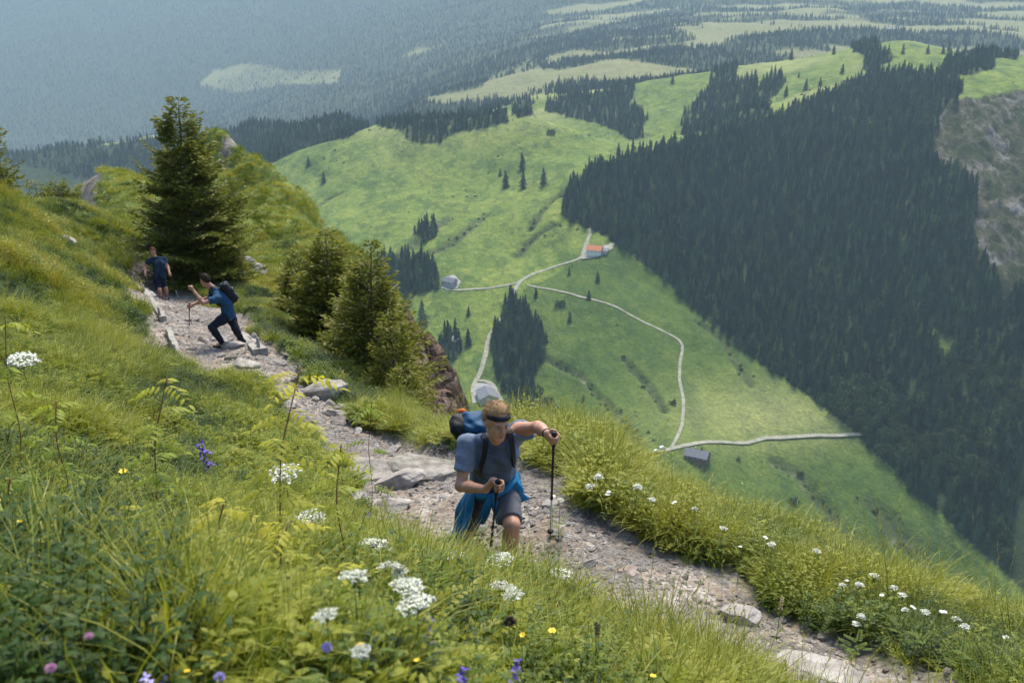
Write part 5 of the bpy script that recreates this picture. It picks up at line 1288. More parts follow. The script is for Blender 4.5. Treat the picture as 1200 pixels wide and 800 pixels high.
def backpack(label, J, lat, new, hgt, wid, dep, up_off, m_body, m_lid, shift=0.0, logo=True, orange=False, res=.008, straps=True):
    ax_ = nrm(J['neck'] - J['pelvis']); bk = nrm(np.cross(ax_, lat)); 
    if bk @ nrm(J['head'] - J['neck'] + 1e-6) > .2 and False: bk = -bk
    bk = bk if bk @ (-fig_front) > 0 else -bk
    c = J['pelvis'] + (J['neck'] - J['pelvis']) * up_off + bk * (.125 + dep / 2) + lat * shift
    M = np.array([lat, bk, ax_]); root = empty('backpack', c); tag(root, label, 'backpack')
    S = SDF(c - .5, c + .5, res); S.box(c, M, np.array([wid / 2, dep / 2, hgt / 2]), .07, .01)
    S.box(c + bk * (dep * .42) - ax_ * hgt * .10, M, np.array([wid * .36, dep * .28, hgt * .30]), .05, .03)
    S.wrinkle(.004, 30, 5); obj('pack_body', S.mesh('pack_body', m_body, c), root)
    S = SDF(c - .5, c + .5, res); S.box(c + ax_ * (hgt * .43) + bk * .0, M, np.array([wid * .44, dep * .50, hgt * .11]), .055, .01); S.wrinkle(.006, 32, 6); obj('lid', S.mesh('lid', m_lid, c), root)
    mb = MB()
    for k in (-1, 1):
        shp = J['neck'] + lat * .095 * k
        P_ = [c + ax_ * hgt * .30 - bk * dep * .45 + lat * .08 * k, shp + bk * .03 + ax_ * .075, shp - bk * .075 + ax_ * .035, shp - bk * .120 - ax_ * .07 + lat * .02 * k, J['pelvis'] + (J['neck'] - J['pelvis']) * .58 - bk * .09 + lat * .14 * k, J['pelvis'] + (J['neck'] - J['pelvis']) * .30 + bk * .04 + lat * .175 * k, c - ax_ * hgt * .40 - bk * dep * .4 + lat * .12 * k]
        P_ = smooth_line(np.array(P_), .03); n = len(P_); T = np.gradient(P_, axis=0); Vv = []
        cen_ = J['pelvis'] + (J['neck'] - J['pelvis']) * .6
        for i in range(n):
            out_ = P_[i] - cen_; out_ = nrm(out_ - nrm(T[i]) * (out_ @ nrm(T[i]))); sd_ = nrm(np.cross(T[i], out_))
            for x_, y_ in ((-.019, 0), (.019, 0), (.019, .008), (-.019, .008)): Vv.append(P_[i] + sd_ * x_ + out_ * y_ - c)
        mb.add(Vv, F4=[(i*4+j, i*4+(j+1) % 4, i*4+4+(j+1) % 4, i*4+4+j) for i in range(n-1) for j in range(4)])
    if straps: obj('strap', mb.mesh('strap', M_BLACK, False), root)
    mb = MB()                                                      # compression webbing
    for z_ in (-.18, .12): mb.box(ax_ * z_ + bk * (dep * .70) * (.8 if z_ > 0 else 1.0), (wid * .5, .010, .016), M.T)
    obj('webbing', mb.mesh('webbing', m_body if not logo else M_BLACK, False), root)
    if logo:
        mb = MB(); side = lat * (-wid / 2 - .006) if logo == 'side' else bk * (dep * .70 - .004) + ax_ * .0
        if logo == 'side':
            mb.add([side + bk * a + ax_ * b for a, b in ((-.035, 0), (0, .022), (.035, 0), (0, -.022))], F4=[(0, 1, 2, 3)])
        else:
            mb.add([side + lat * a + ax_ * b for a, b in ((-.03, .01), (0, .09), (.035, .03), (.0, -.02))], F4=[(0, 1, 2, 3)]); mb.add([side + lat * a + ax_ * b for a, b in ((-.03, -.05), (.01, -.03), (.03, -.07), (-.01, -.09))], F4=[(0, 1, 2, 3)])
        obj('emblem', mb.mesh('emblem', M_WHITE), root)
    if orange:
        mb = MB(); mb.tube([ax_ * hgt * .40 + bk * .16 - lat * wid * .46, ax_ * hgt * .30 + bk * .19 - lat * wid * .52, ax_ * hgt * .20 + bk * .15 - lat * wid * .53], [.02, .03, .02], 8); obj('orange_pouch', mb.mesh('orange_pouch', M_ORANGE, True), root)
    return root
fig_front = look1
backpack('black backpack with blue lid on the back of the nearest climbing man', J, lat1, new1, .48, .30, .20, .58, cloth('pack_black', (.012, .013, .016), .6, 300), cloth('pack_blue', (.010, .062, .13), .6, 300, .3), logo='side', orange=True, shift=-.10)

# ===== the man in blue seen from the side, one arm raised
D2 = 19.5
J2 = dict(pelvis=W(268,368,D2), chest=W(259,347,D2-.10), neck=W(250,338,D2-.13), head=W(240.5,328.5,D2-.22), sh_l=W(255,350,D2-.31), sh_r=W(255,343,D2+.08),
          el_l=W(238,355,D2-.42), wr_l=W(227,341,D2-.38), el_r=W(238,352,D2+.05), wr_r=W(226,357,D2-.05),
          hip_l=W(264,372,D2-.10), hip_r=W(270,370,D2+.09), kn_l=W(248,383,D2-.25), kn_r=W(276,385,D2+.02), an_l=W(261,402,D2-.05), an_r=W(283,400,D2+.20))
for q in 'lr':
    gq = onground(J2['an_' + q]); print('FEET2', J2['an_' + q][2] - gq[2])
    J2['an_' + q][2] = gq[2] + .09; J2['toe_' + q] = J2['an_' + q] + np.array([-.17, -.04, 0]); J2['toe_' + q][2] = gq[2] + .035
J2['grip_l'] = W(223.5,337,D2-.36); J2['grip_r'] = W(222,358,D2-.06); J2['bow'] = nrm(np.array([.5, .2, .6])) * .05
ti2 = onground(W(219,375,D2+.35)); J2['axis_l'] = nrm([-.1, .1, 1]); J2['axis_r'] = nrm(J2['grip_r'] - ti2)
for a_, b_ in (('pelvis','chest'),('chest','neck'),('neck','head'),('sh_l','sh_r'),('sh_l','el_l'),('el_l','wr_l'),('hip_l','kn_l'),('kn_l','an_l'),('hip_r','kn_r'),('kn_r','an_r')): print('BONE2', a_, b_, round(float(np.linalg.norm(J2[a_] - J2[b_])), 3))
m2 = dict(skin=M_SKIN2, shirt=cloth('blue_tee', (.016, .060, .118), .85, 260), shorts=cloth('navy_trousers', (.012, .015, .026), .85, 500), shoe=cloth('dark_boot', (.02, .02, .02)), sock=cloth('dark_sock_b', (.03, .03, .035)), hair=cloth('dark_brown_hair', (.045, .028, .018), .6, 500, .3))
m2_, base2, lat2, new2 = person('man in blue T-shirt and dark trousers stepping up to the left with one fist raised', J2, nrm([-.86, .34, -.22]), nrm([-.3, 0, .95]), dict(sleeve=.6), .010, 1.0, m2, True)
fig_front = nrm([-.8, .0, -.5])
backpack('black daypack with white emblem on the back of the man in the blue T-shirt', J2, lat2, new2, .44, .28, .17, .62, cloth('pack_black_b', (.010, .011, .014), .6, 300), cloth('pack_black_c', (.014, .015, .02), .6, 300), logo='back', res=.01)
trek_pole('thin trekking pole in the lower hand of the man in the blue T-shirt', J2['grip_r'] + J2['axis_r'] * .05, J2['grip_r'], ti2)

# ===== the third hiker, walking down the trail, face to us
D3 = 29.2
J3 = dict(pelvis=W(187,325,D3), chest=W(187,310,D3-.08), neck=W(182,302,D3-.10), head=W(179,295,D3-.16), sh_l=W(175,305,D3-.10), sh_r=W(192,303.5,D3-.02),
          el_l=W(170.5,313,D3-.12), wr_l=W(170,320,D3-.30), el_r=W(196.5,312,D3+.02), wr_r=W(198.5,320,D3-.15),
          hip_l=W(184,327,D3), hip_r=W(190,327,D3), kn_l=W(187,340,D3-.22), kn_r=W(194,338,D3-.02), an_l=W(189,352,D3-.05), an_r=W(196,350,D3+.20))
for q in 'lr':
    gq = onground(J3['an_' + q]); print('FEET3', J3['an_' + q][2] - gq[2])
    J3['an_' + q][2] = gq[2] + .09; J3['toe_' + q] = J3['an_' + q] + np.array([.02, -.17, 0]); J3['toe_' + q][2] = gq[2] + .035
J3['grip_l'] = W(170,322,D3-.36); J3['grip_r'] = W(199,322,D3-.2); ti3 = onground(W(208,333,D3+.2)); ti3l = onground(W(173,347,D3-.6))
J3['axis_r'] = nrm(J3['grip_r'] - ti3); J3['axis_l'] = nrm(J3['grip_l'] - ti3l)
m3 = dict(skin=M_SKIN2, shirt=cloth('navy_tee', (.018, .036, .062), .85, 260), shorts=cloth('dark_shorts', (.010, .014, .024), .85, 500), shoe=cloth('dark_boot_b', (.02, .02, .02)), sock=cloth('grey_sock', (.05, .05, .06)), hair=cloth('auburn_hair', (.14, .045, .02), .6, 500, .3))
m3_, base3, lat3, new3 = person('person in navy T-shirt and shorts standing farthest up the trail, beside the spruce', J3, nrm([.15, -.95, -.25]), nrm([0, -.2, 1]), dict(sleeve=.6), .011, 1.0, m3)
trek_pole('pale trekking pole in the hand of the farthest person', J3['grip_r'] + J3['axis_r'] * .05, J3['grip_r'], ti3)
# ------------------------------------------------------------------ flowers and plants one can tell apart
M_PETAL = simple('white_petals', (.66, .67, .54), .6, .15, 60); M_YEL = simple('yellow_petals', (.80, .56, .02), .5, .15, 60); M_LIL = simple('lilac_petals', (.42, .36, .66), .6, .15, 60)
M_VIO = simple('violet_petals', (.085, .05, .30), .6, .2, 60); M_PINK = simple('pink_petals', (.62, .32, .46), .6, .15, 60); M_STEM = simple('green_stem', (.075, .13, .025), .6, .2, 30)
M_SEED = simple('brown_seed_head', (.085, .055, .045), .9, .3, 90); M_LEAF = leafmat('wild_leaf', GREENS, .4, inst=False)
def fix_tint(me, t):
    at = me.attributes.new('tint', 'FLOAT', 'POINT'); at.data.foreach_set('value', np.full(len(me.vertices), t, np.float32)); return me
def flower_parts(kind, seed, hgt, rad):
    """meshes around the origin at the foot: stem with leaves, head"""
    g = np.random.default_rng(seed); top = np.array([g.normal(0, .006), g.normal(0, .006), hgt])
    st = MB(); pts = [np.array([0, 0, -.02]), top * [.3, .3, .35], top * [.7, .7, .75], top]; st.tube(pts, [.0022, .002, .0016, .0013], 5)
    hd = Leaves()
    if kind == 'umbel':
        nray = max(11, int(rad * 620)); 
        for i in range(nray):
            r = rad * math.sqrt((i + .5) / nray); a = i * 2.39996; p = top + np.array([r * math.cos(a), r * math.sin(a), .028 + .012 * (1 - (r / rad) ** 2) + g.normal(0, .002)])
            st.tube([top - [0, 0, .004], (top + p) / 2 + [0, 0, -.004], p - [0, 0, .003]], .0006, 3, cap=False)
            for q in range(20):
                b = p + g.normal(0, .0046, 3) * [1, 1, .45]; th = g.uniform(0, 6.28, ); s_ = g.uniform(.0026, .0044); nn_ = nrm(g.normal(0, .45, 3) + [0, 0, 1]); e1 = nrm(np.cross(nn_, [math.cos(th), math.sin(th), .1])); e2 = np.cross(nn_, e1)
                hd.add([b + e1 * s_, b + e2 * s_, b - e1 * s_, b - e2 * s_], F4=[(0, 1, 2, 3)])
    elif kind == 'cup':
        for i in range(6):
            a = i * 1.047; d = (math.cos(a), math.sin(a), .75); hd.leaf(top, d, (0, 0, 1), rad * 1.2, rad * .95, fold=.25)
        for i in range(5): hd.leaf(top, (math.cos(i * 1.26 + .5), math.sin(i * 1.26 + .5), 1.6), (0, 0, 1), rad * .8, rad * .6, fold=.25)
    elif kind == 'daisy':
        for k in range(3):
            o_ = np.array([g.normal(0, .016), g.normal(0, .016), g.normal(0, .008)]) if k else np.zeros(3)
            for i in range(9):
                a = i * .698; hd.leaf(top + o_, (math.cos(a), math.sin(a), .18), (0, 0, 1), rad, rad * .42, fold=.1)
    elif kind in ('pompom', 'seed'):
        for i in range(170):
            d = nrm(g.normal(0, 1, 3)); d[2] = abs(d[2]) * .9 - .25; hd.leaf(top + d * rad * .35, d, g.normal(0, 1, 3), rad * .85, rad * .22, fold=0)
    elif kind == 'bell':
        for i in range(9):
            z = -i * .016; a = i * 2.2; b = top + np.array([math.cos(a) * .008, math.sin(a) * .008, z])
            for k in range(4): hd.leaf(b, (math.cos(a + k * 1.57) * .6, math.sin(a + k * 1.57) * .6, -.2 + .3 * k), (0, 0, 1), rad, rad * .6)
    elif kind == 'spike':
        for i in range(150):
            z = -g.uniform(0, 1) * rad * 4; d = nrm(np.append(g.normal(0, 1, 2), .5)); hd.leaf(top + np.array([0, 0, z]) + d * rad * .15, d, g.normal(0, 1, 3), rad * .6, rad * .18, fold=0)
    lf = Leaves()
    for i in range(5 if kind == 'umbel' else 3):
        z = hgt * g.uniform(.1, .6); a = g.uniform(0, 6.28); b = top * [z / hgt, z / hgt, z / hgt]
        D = np.array([math.cos(a), math.sin(a), .4])
        if kind == 'umbel':
            for q in range(7):
                for sd in (-1, 1): lf.leaf(b + D * .012 * (q + 1), D + np.array([-D[1], D[0], 0]) * sd * 1.3, (0, 0, 1), .030 - .002 * q, .010)
        else: lf.leaf(b, D, (0, 0, 1), .06, .016)
    return st, hd, lf
CACHE = {}
def flower(kind, px, py, rpx, label, mat, rad, hs, group=None, name='flower', cat='flower', seed=0, H=Hn, rng_=(1.3, 30)):
    """stands on the ground under the head that appears at the photo pixel"""
    p = hit(px, py, H, rng_[0], rng_[1], 700, hs)
    gz = float(H(p[0:1], p[1:2])[0]); h = max(p[2] - gz, .05); d = proj(*p)[2]
    key = (kind, seed % 3, round(rad, 3), mat.name)
    if key not in CACHE:
        st, hd, lf = flower_parts(kind, 900 + seed % 3 + len(kind), .30, rad)
        CACHE[key] = (st.mesh('stem', M_STEM, True), hd.mesh('flower_head', mat), fix_tint(lf.mesh('leaves', M_LEAF, False, 'shade'), .45))
    me3 = CACHE[key]
    root = empty(name, (p[0], p[1], gz), random.uniform(0, 6.28)); s = h / .30; k0 = random.uniform(.82, 1.12)
    tag(root, label, cat, group)
    # width set by how large the head shows
    want = rpx / F * d; k = k0 * want / rad if rpx else 1.0
    o1 = obj('stem', me3[0], root); o1.scale = (k, k, s); o2 = obj('flower_head' if kind not in ('seed', 'spike') else 'seed_head', me3[1], root)
    zt = .30 * s; o2.scale = (k, k, k); o2.location = (0, 0, zt - .30 * k); tx, ty = random.gauss(0, .14), random.gauss(0, .14); o2.rotation_euler = (tx, ty, 0); o2.location = (-.30 * k * ty, .30 * k * tx, zt - .30 * k)
    o3 = obj('leaves', me3[2], root); o3.scale = (1, 1, s)
    return root
UMB = [(30,430,16,'white umbel alone at the far left, high in the grass'),(337,566,17,'white umbel beside the reddish stem, higher of two near the middle left'),(368,617,18,'white umbel just below and right of the one by the reddish stem'),(437,643,15,'white umbel in the row above the big pair, left end'),(455,667,15,'white umbel in the row above the big pair, right of the first'),
 (478,694,18,'upper flower of the big pair of white umbels at the centre bottom'),(486,716,19,'lower, largest flower of the big pair of white umbels at the centre bottom'),(415,682,15,'white umbel left of the big pair'),(381,727,15,'white umbel low in the grass, left below the big pair'),(427,768,13,'lowest white umbel near the bottom edge'),
 (533,656,11,'small white umbel in front of the rear foot of the leaning man'),(588,661,12,'white umbel covering the front foot of the leaning man'),(588,690,12,'upper left one of three white umbels at the path edge'),(604,700,12,'lower right one of three white umbels at the path edge'),(597,694,9,'small middle one of three white umbels at the path edge'),(660,679,12,'white umbel standing against the gravel, right of the three'),
 (545,606,6,'tiny white flowers in front of the blue jacket hem'),(561,604,6,'tiny white flowers below the tied jacket, right one'),(597,629,6,'tiny white flower head in front of the bare shin'),(470,672,9,'small white umbel tucked over the big pair')]
for i, (x, y, r, lab) in enumerate(UMB): flower('umbel', x, y, r, lab, M_PETAL, .042, .30 if y > 630 or x < 420 else .22, seed=i, cat='wildflower')
for i, (x, y) in enumerate([(648,580),(655,590),(692,572),(712,578),(700,562),(765,590),(790,588),(815,600),(846,622),(897,630),(905,642),(958,650),(993,680),(1008,690),(1022,679),(1034,697),(1045,693),(1058,703),(1070,712),(1010,727),(1003,737),(1105,716),(1120,729),(1133,738),(1178,745),(988,690),(1060,718),(868,640),(745,575),(1085,722)]):
    flower('umbel' if i % 3 else 'daisy', x, y, 4.2 if i % 3 else 3.0, 'small white flower in the verge on the valley side of the path', M_PETAL, .022, .34 if i % 2 else .28, 'small white flowers of the right verge', seed=i, cat='wildflower')
for i, (x, y, r, lab) in enumerate([(5,586,6,'orange yellow flower at the left edge'),(22,611,5,'yellow flower just right below the orange one at the left edge'),(147,551,5,'yellow flower among the grass left of the centre, by the dark sapling'),(424,758,6,'yellow flower low beside the lowest umbel'),(487,772,5,'orange yellow flower at the bottom, below the big pair of umbels'),(598,640,5,'yellow flower by the front shin of the man'),(589,652,5,'yellow flower left of the two at the front foot'),(603,655,5,'yellow flower right of the two at the front foot'),(498,674,6,'pale yellow flower right of the white umbel row'),(612,742,4,'yellow flower in front of the dark seed heads'),(648,739,5,'yellow flower cluster below the dark seed heads'),(219,783,4,'small yellow flower at the bottom left'),(766,792,4,'yellow flower at the bottom edge by the path')]):
    flower('cup', x, y, r, lab, M_YEL, .014, .24, seed=i, cat='wildflower')
for i, (x, y, r, lab, k, m) in enumerate([(380,757,7,'pale lilac pompom flower near the bottom','pompom',M_LIL),(102,745,6,'pinkish pompom flower at the lower left','pompom',M_PINK),(58,782,6,'pale pink pompom flower in the bottom left corner','pompom',M_PINK),(256,790,7,'pale lilac pompom flower at the bottom edge','pompom',M_LIL),
   (237,518,7,'violet flower on the slope left of the gravel','bell',M_VIO),(427,601,7,'violet flower below the mossy boulder','bell',M_VIO),(190,788,9,'violet blue flower at the bottom left, left one','bell',M_VIO),(170,792,8,'pale violet flower at the bottom left, beside the violet blue one','bell',M_LIL),(544,785,7,'blue violet flower at the bottom centre','bell',M_VIO),(607,773,6,'dark violet flower right of the bottom centre','bell',M_VIO),(498,722,8,'violet flower under the largest white umbel','bell',M_VIO),
   (648,707,8,'dark round seed head left of the gravel, larger left one','seed',M_SEED),(674,713,5,'tiny dark seed head right of the larger one','seed',M_SEED),(600,729,9,'brown withered flower head between yellow flowers','seed',M_SEED),(698,731,6,'tilted brown grass spike in front of the gravel','spike',M_SEED),(133,411,5,'dark seed head on the left slope above the sapling','seed',M_SEED),(915,700,5,'pale blurred grass spike in front of the flat stones','spike',M_STRAW),(344,612,6,'dark brown spike beside a white umbel','spike',M_SEED)]):
    flower(k, x, y, r, lab, m, .02, .27 if k != 'spike' else .34, seed=i, cat='wildflower' if m not in (M_SEED, M_STRAW) else 'seed head', name='flower' if m not in (M_SEED, M_STRAW) else 'seed_stalk')

# saplings with red stems and feathered leaves
M_RED = simple('reddish_stem', (.20, .075, .04), .7, .3, 30)
M_YLEAF = leafmat('young_rowan_leaf', [(0, (.09, .16, .02)), (.5, (.24, .31, .025)), (1, (.52, .46, .04))], .5, inst=False)
def pinnate(lf, base, D, L, n, ll, droop, tone, g):
    D = nrm(D); S_ = nrm(np.cross(D, [0, 0, 1])); pts = [base]
    for i in range(n):
        f = (i + 1) / n; p = base + D * L * f + np.array([0, 0, -droop * L * f * f])
        pts.append(p); l_ = ll * math.sin(.5 + 2.3 * f) * g.uniform(.85, 1.15)
        for sd in (-1, 1): lf.leaf(p, D * .45 + S_ * sd + np.array([0, 0, -.25 - .5 * droop]), (g.normal(0, .2), g.normal(0, .2), 1), l_, l_ * .34, a=tone, fold=.12)
    lf.leaf(pts[-1], D + np.array([0, 0, -droop]), (0, 0, 1), ll * .8, ll * .28, a=tone)
    return pts
def sapling(px0, py0, px1, py1, d, label, seed, nl=9, Ls=.10, ll=.032, tone=.6, top_tone=.95):
    g = np.random.default_rng(seed); b = onground(W(px0, py0, d)); 
    d0 = proj(*b)[2]; t = W(px1, py1, d0 * .96); root = empty('sapling', b); tag(root, label, 'sapling')
    st = MB(); P_ = [b * 0, (t - b) * .33 + [.006, 0, 0], (t - b) * .66 - [.008, 0, 0], t - b]; P_[1] = P_[1] + [.02, 0, 0]; P_[2] = P_[2] - [.012, 0, 0]; st.tube(smooth_line(np.array(P_), .03), .0026, 6); obj('stem', st.mesh('stem', M_RED, True), root)
    lf = Leaves(); tn = []
    for i in range(nl):
        f = .25 + .75 * (i + .5) / nl if i < nl - 3 else .97 + .01 * (i - nl); q = np.array([np.interp(f, [0, .33, .66, 1], [P_[k][c] for k in range(4)]) for c in range(3)]); a = i * 2.4 + seed
        n0 = lf.n; pinnate(lf, q, (math.cos(a), math.sin(a), .45), Ls * g.uniform(.9, 1.35), 6, ll * 1.45, .7, .5, g); tn.append((n0, lf.n, tone + (top_tone - tone) * f ** 3))
    me_ = lf.mesh('leaves', M_YLEAF, False, 'shade'); at = me_.attributes.new('tint', 'FLOAT', 'POINT'); v = np.zeros(len(me_.vertices), np.float32)
    for a_, b_, t_ in tn: v[a_:b_] = t_
    at.data.foreach_set('value', v); obj('leaves', me_, root)
sapling(296, 640, 352, 430, 3.3, 'tall sapling with red stem and yellow drooping top leaves in front of the trail', 1, 20, .13, .036, .72, 1.0)
sapling(160, 600, 196, 442, 3.9, 'dark stemmed sapling with feathered leaves on the left slope', 2, 14, .13, .036, .45, .8)
sapling(392, 640, 400, 520, 3.6, 'short sapling with feathered leaves right of the tall red stemmed one', 3, 12, .11, .032, .5, .8)
sapling(250, 700, 262, 590, 3.0, 'leafy yellow green sapling in the middle of the foreground grass', 4, 16, .12, .034, .75, .95)
sapling(20, 720, 12, 560, 3.1, 'leafy plant with pale leaves near the left edge', 5, 12, .10, .034, .1, .2)
sapling(322, 730, 338, 612, 3.0, 'yellow green leafy sapling just right of the tall red stemmed one, lower down', 8, 12, .12, .034, .75, .95)
sapling(150, 690, 142, 600, 3.3, 'leafy sapling with yellowing leaves in the left foreground', 9, 12, .11, .032, .55, .9)
sapling(428, 560, 436, 470, 8.0, 'leafy bush shoot at the grass edge above the trail slabs', 10, 9, .16, .05, .3, .5)
sapling(70, 560, 66, 470, 4.4, 'green feathery sapling on the left slope below the left white umbel', 11, 11, .12, .036, .4, .6)
sapling(4, 460, 6, 372, 4.9, 'bright green leafy twig at the left edge under the skyline', 6, 9, .12, .040, .5, .7)
sapling(372, 770, 398, 668, 2.7, 'low sapling with yellow leaves by the bottom centre umbels', 7, 9, .09, .030, .6, .9)

# ------------------------------------------------------------------ rocks one can tell apart
M_ROCK = stone_mat('limestone_boulder', [(.3, (.20, .18, .155)), (.6, (.31, .285, .255)), (.75, (.42, .40, .37))], False, 9)
M_ROCKR = stone_mat('reddish_slab', [(.3, (.17, .10, .07)), (.6, (.30, .20, .15)), (.75, (.42, .34, .28))], False, 9)
M_MOSS = stone_mat('mossy_boulder', [(.3, (.06, .08, .03)), (.5, (.16, .15, .11)), (.75, (.30, .28, .25))], False, 9)
def rock(px, py, d, wx, wy, wz, label, seed, mat=M_ROCK, yaw=0.0, tilt=(0, 0), sink=.35):
    g = np.random.default_rng(seed); bm = bmesh.new(); bmesh.ops.create_icosphere(bm, subdivisions=4, radius=1)
    V = np.array([v.co[:] for v in bm.verts]); Fc = np.array([[v.index for v in f.verts] for f in bm.faces]); bm.free()
    for _ in range(14):
        n = nrm(g.normal(0, 1, 3) * [1, 1, .9]); c = g.uniform(.42, .86); V = V - np.maximum(0, V @ n - c)[:, None] * n * .96
    nz = fbm(V[:, 0] * 2 + seed * 3, V[:, 1] * 2 + V[:, 2] * 1.3, 1.0, 4, seed); lay_ = .03 * np.sign(np.sin(V[:, 2] * 16 + 2 * nz)) 
    V = V * (1 + .07 * nz + lay_ * .5)[:, None]; V = V * np.array([wx, wy, wz]) * .62
    p = onground(W(px, py, d)); o = obj('rock', mesh_np('rock', V, Fc, mat, False), None, p + [0, 0, wz * (.5 - sink)])
    o.rotation_euler = (tilt[0], tilt[1], yaw); tag(o, label, 'rock'); return o
ROCKS = [(860,708,6.9,.34,.26,.17,'flat topped pale boulder against the verge on the lower path',1,M_ROCK,.2),(838,725,6.6,.20,.15,.10,'grey stone just left of the flat topped boulder',2,M_ROCK,.9),(850,743,6.4,.20,.10,.06,'pale flat stone below the grey one',3,M_ROCK,-.4),
 (955,772,5.95,.62,.36,.16,'large pale flat slab at the bottom of the path',4,M_ROCK,-.25),(890,782,5.85,.50,.28,.14,'reddish broken slab left of the large pale one',5,M_ROCKR,-.5),(855,792,5.6,.34,.22,.12,'pale slab at the bottom edge, left of the reddish one',6,M_ROCK,.1),(805,748,6.2,.20,.16,.08,'low pale stone at the left edge of the lower path',7,M_ROCK,.3),
 (500,556,10.4,.80,.5,.40,'dark mossy boulder on the trail behind the leaning man',8,M_MOSS,.1),(440,553,10.6,.9,.5,.26,'pale weathered slab left of the mossy boulder',9,M_ROCK,-.3),(470,566,10.0,.5,.35,.22,'grey block in front of the mossy boulder',10,M_ROCK,.5),(455,585,9.3,.45,.3,.16,'flat grey stone by the grass below the slab',11,M_ROCK,.2),
 (385,455,16.2,.75,.5,.40,'angular grey boulder at the outer edge of the trail',12,M_ROCK,.4),(404,462,15.6,.45,.35,.25,'smaller boulder touching the angular grey one',13,M_ROCK,-.2),(372,434,17.6,.4,.3,.22,'small round stone above the angular boulder',14,M_ROCK,.2),(395,480,14.9,.6,.4,.2,'low flat stone below the angular boulder',15,M_ROCK,.1),
 (75,285,26,.7,.5,.4,'grey rock in the grass of the left skyline slope',16,M_ROCK,.3),(222,437,17.0,.7,.5,.25,'pale ledge at the inner edge of the trail',17,M_ROCK,.4),(245,447,16.5,.6,.4,.22,'broken ledge right of the pale one',18,M_ROCK,.1),(300,455,15.9,.7,.45,.2,'dark broken stone in the middle of the trail',19,M_MOSS,.3),(270,400,19.4,.5,.35,.2,'stone beside the front foot of the man in blue',20,M_ROCK,.2),
 (300,330,40,1.0,.7,.6,'grey outcrop in the grass right of the big spruce',21,M_ROCK,.2),(288,318,42,.8,.6,.5,'smaller outcrop above the grey one',22,M_ROCK,.6),(690,655,7.4,.16,.12,.08,'palm sized pale stone in the gravel',23,M_ROCK,.2),(735,668,7.3,.14,.11,.07,'small pinkish stone in the gravel',24,M_ROCKR,.6),
 (410,600,8.9,.35,.25,.14,'half buried pale stone in the grass left of the trail',25,M_ROCK,.2),(345,505,12.7,.6,.35,.22,'pale stone at the grass edge left of the trail bend',26,M_ROCK,.3),(1010,800,5.6,.4,.25,.1,'flat stone cut by the bottom edge',27,M_ROCK,.3),(642,590,8.5,.16,.13,.09,'pale stone near the tip of the pole',28,M_ROCK,.3),(330,478,14.7,.5,.35,.2,'grey stone stepping up the trail bend',29,M_ROCK,.2),(285,425,18.0,.55,.4,.22,'pale stone on the wide part of the trail',30,M_ROCK,.9)]
for a in ROCKS: rock(a[0], a[1], a[2], a[3], a[4], a[5], a[6], a[7], a[8], a[9], tilt=(random.gauss(0, .12), random.gauss(0, .12)))
# loose rubble along the broken middle of the trail: uncountable
def rubble():
    g, x, y, z, px, py, d, r = cover(9000, 8.5, 24, R(-32), R(4), 51)
    pm = path_mask(x, y); w_ = np.clip(1 - np.abs(pm - .5) * 1.2, .15, 1) * (pm > .05) * (.25 + .75 * (fbm(x, y, 1.2, 2, 3) > 0))
    k = g.random(len(x)) < w_ * .6; x, y, z = x[k], y[k], z[k]; m = len(x); s = .035 * (5.0 ** (g.random(m) ** 2.2)); s = s * 1.0
    scatter('trail_rubble', np.stack([x, y, z + s * .05], 1), np.stack([g.normal(0, .4, m), g.normal(0, .4, m), g.uniform(0, 6.28, m)], 1), np.stack([s, s, s * g.uniform(.6, 1.1, m)], 1), g.integers(0, 7, m), np.clip(g.normal(.62, .22, m), 0, 1), C_PEB)
rubble()

# ------------------------------------------------------------------ weathered timbers that hold the trail edge
M_WOOD = simple('weathered_grey_wood', (.27, .25, .22), .9, .35, 5, .01, 60)
def timber(a, b, wd, th, label, name='timber', cat='timber', stakes=()):
    A, B = onground(W(*a), .06), onground(W(*b), .06); A[2] += a[3] if len(a) > 3 else 0
    D = B - A; L = np.linalg.norm(D); D /= L; s = nrm(np.cross(D, [0, 0, 1])); u = np.cross(s, D); c = (A + B) / 2
    root = empty(name, c); tag(root, label, cat); mb = MB(); n = 10
    V = []
    for i in range(n + 1):
        q = D * L * (i / n - .5) + u * .012 * math.sin(i * 1.3) + s * .01 * math.sin(i * 2.1)
        for x_, y_ in ((-.5, -.5), (.5, -.5), (.54, .0), (.5, .5), (-.5, .5), (-.54, 0)): V.append(q + s * x_ * th + u * y_ * wd)
    F4 = [(i*6+j, i*6+(j+1) % 6, i*6+6+(j+1) % 6, i*6+6+j) for i in range(n) for j in range(6)] + [(0, 1, 2, 3), (3, 4, 5, 0), (n*6+3, n*6+2, n*6+1, n*6), (n*6, n*6+5, n*6+4, n*6+3)]
    mb.add(V, F4=F4); obj('beam', mb.mesh('beam', M_WOOD), root)
    for f in stakes:
        q = D * L * (f - .5) + s * .07; mb = MB(); mb.tube([q + [0, 0, -.35], q + [.01, 0, .1], q + [0, .01, .28]], [.035, .034, .028], 8); obj('stake', mb.mesh('stake', M_WOOD, True), root)
    return root
for k, (dx, dz) in enumerate(((0, .0), (5, .0), (10, .0))):
    timber((157 + dx * 1.2, 327 + dx * .1, 29.5), (172 + dx * 1.1, 351 + dx * .2, 27.2), .12, .10, ['grey plank of the broken railing beside the farthest person, outermost', 'grey plank of the broken railing beside the farthest person, middle one', 'grey plank of the broken railing nearest to the feet of the farthest person'][k], stakes=(.1, .9) if k == 0 else ())
timber((172, 351, 27.0), (193, 383, 22.6), .16, .14, 'long pale beam along the inner edge of the trail, leading down to the left slope', stakes=(.05, .95))
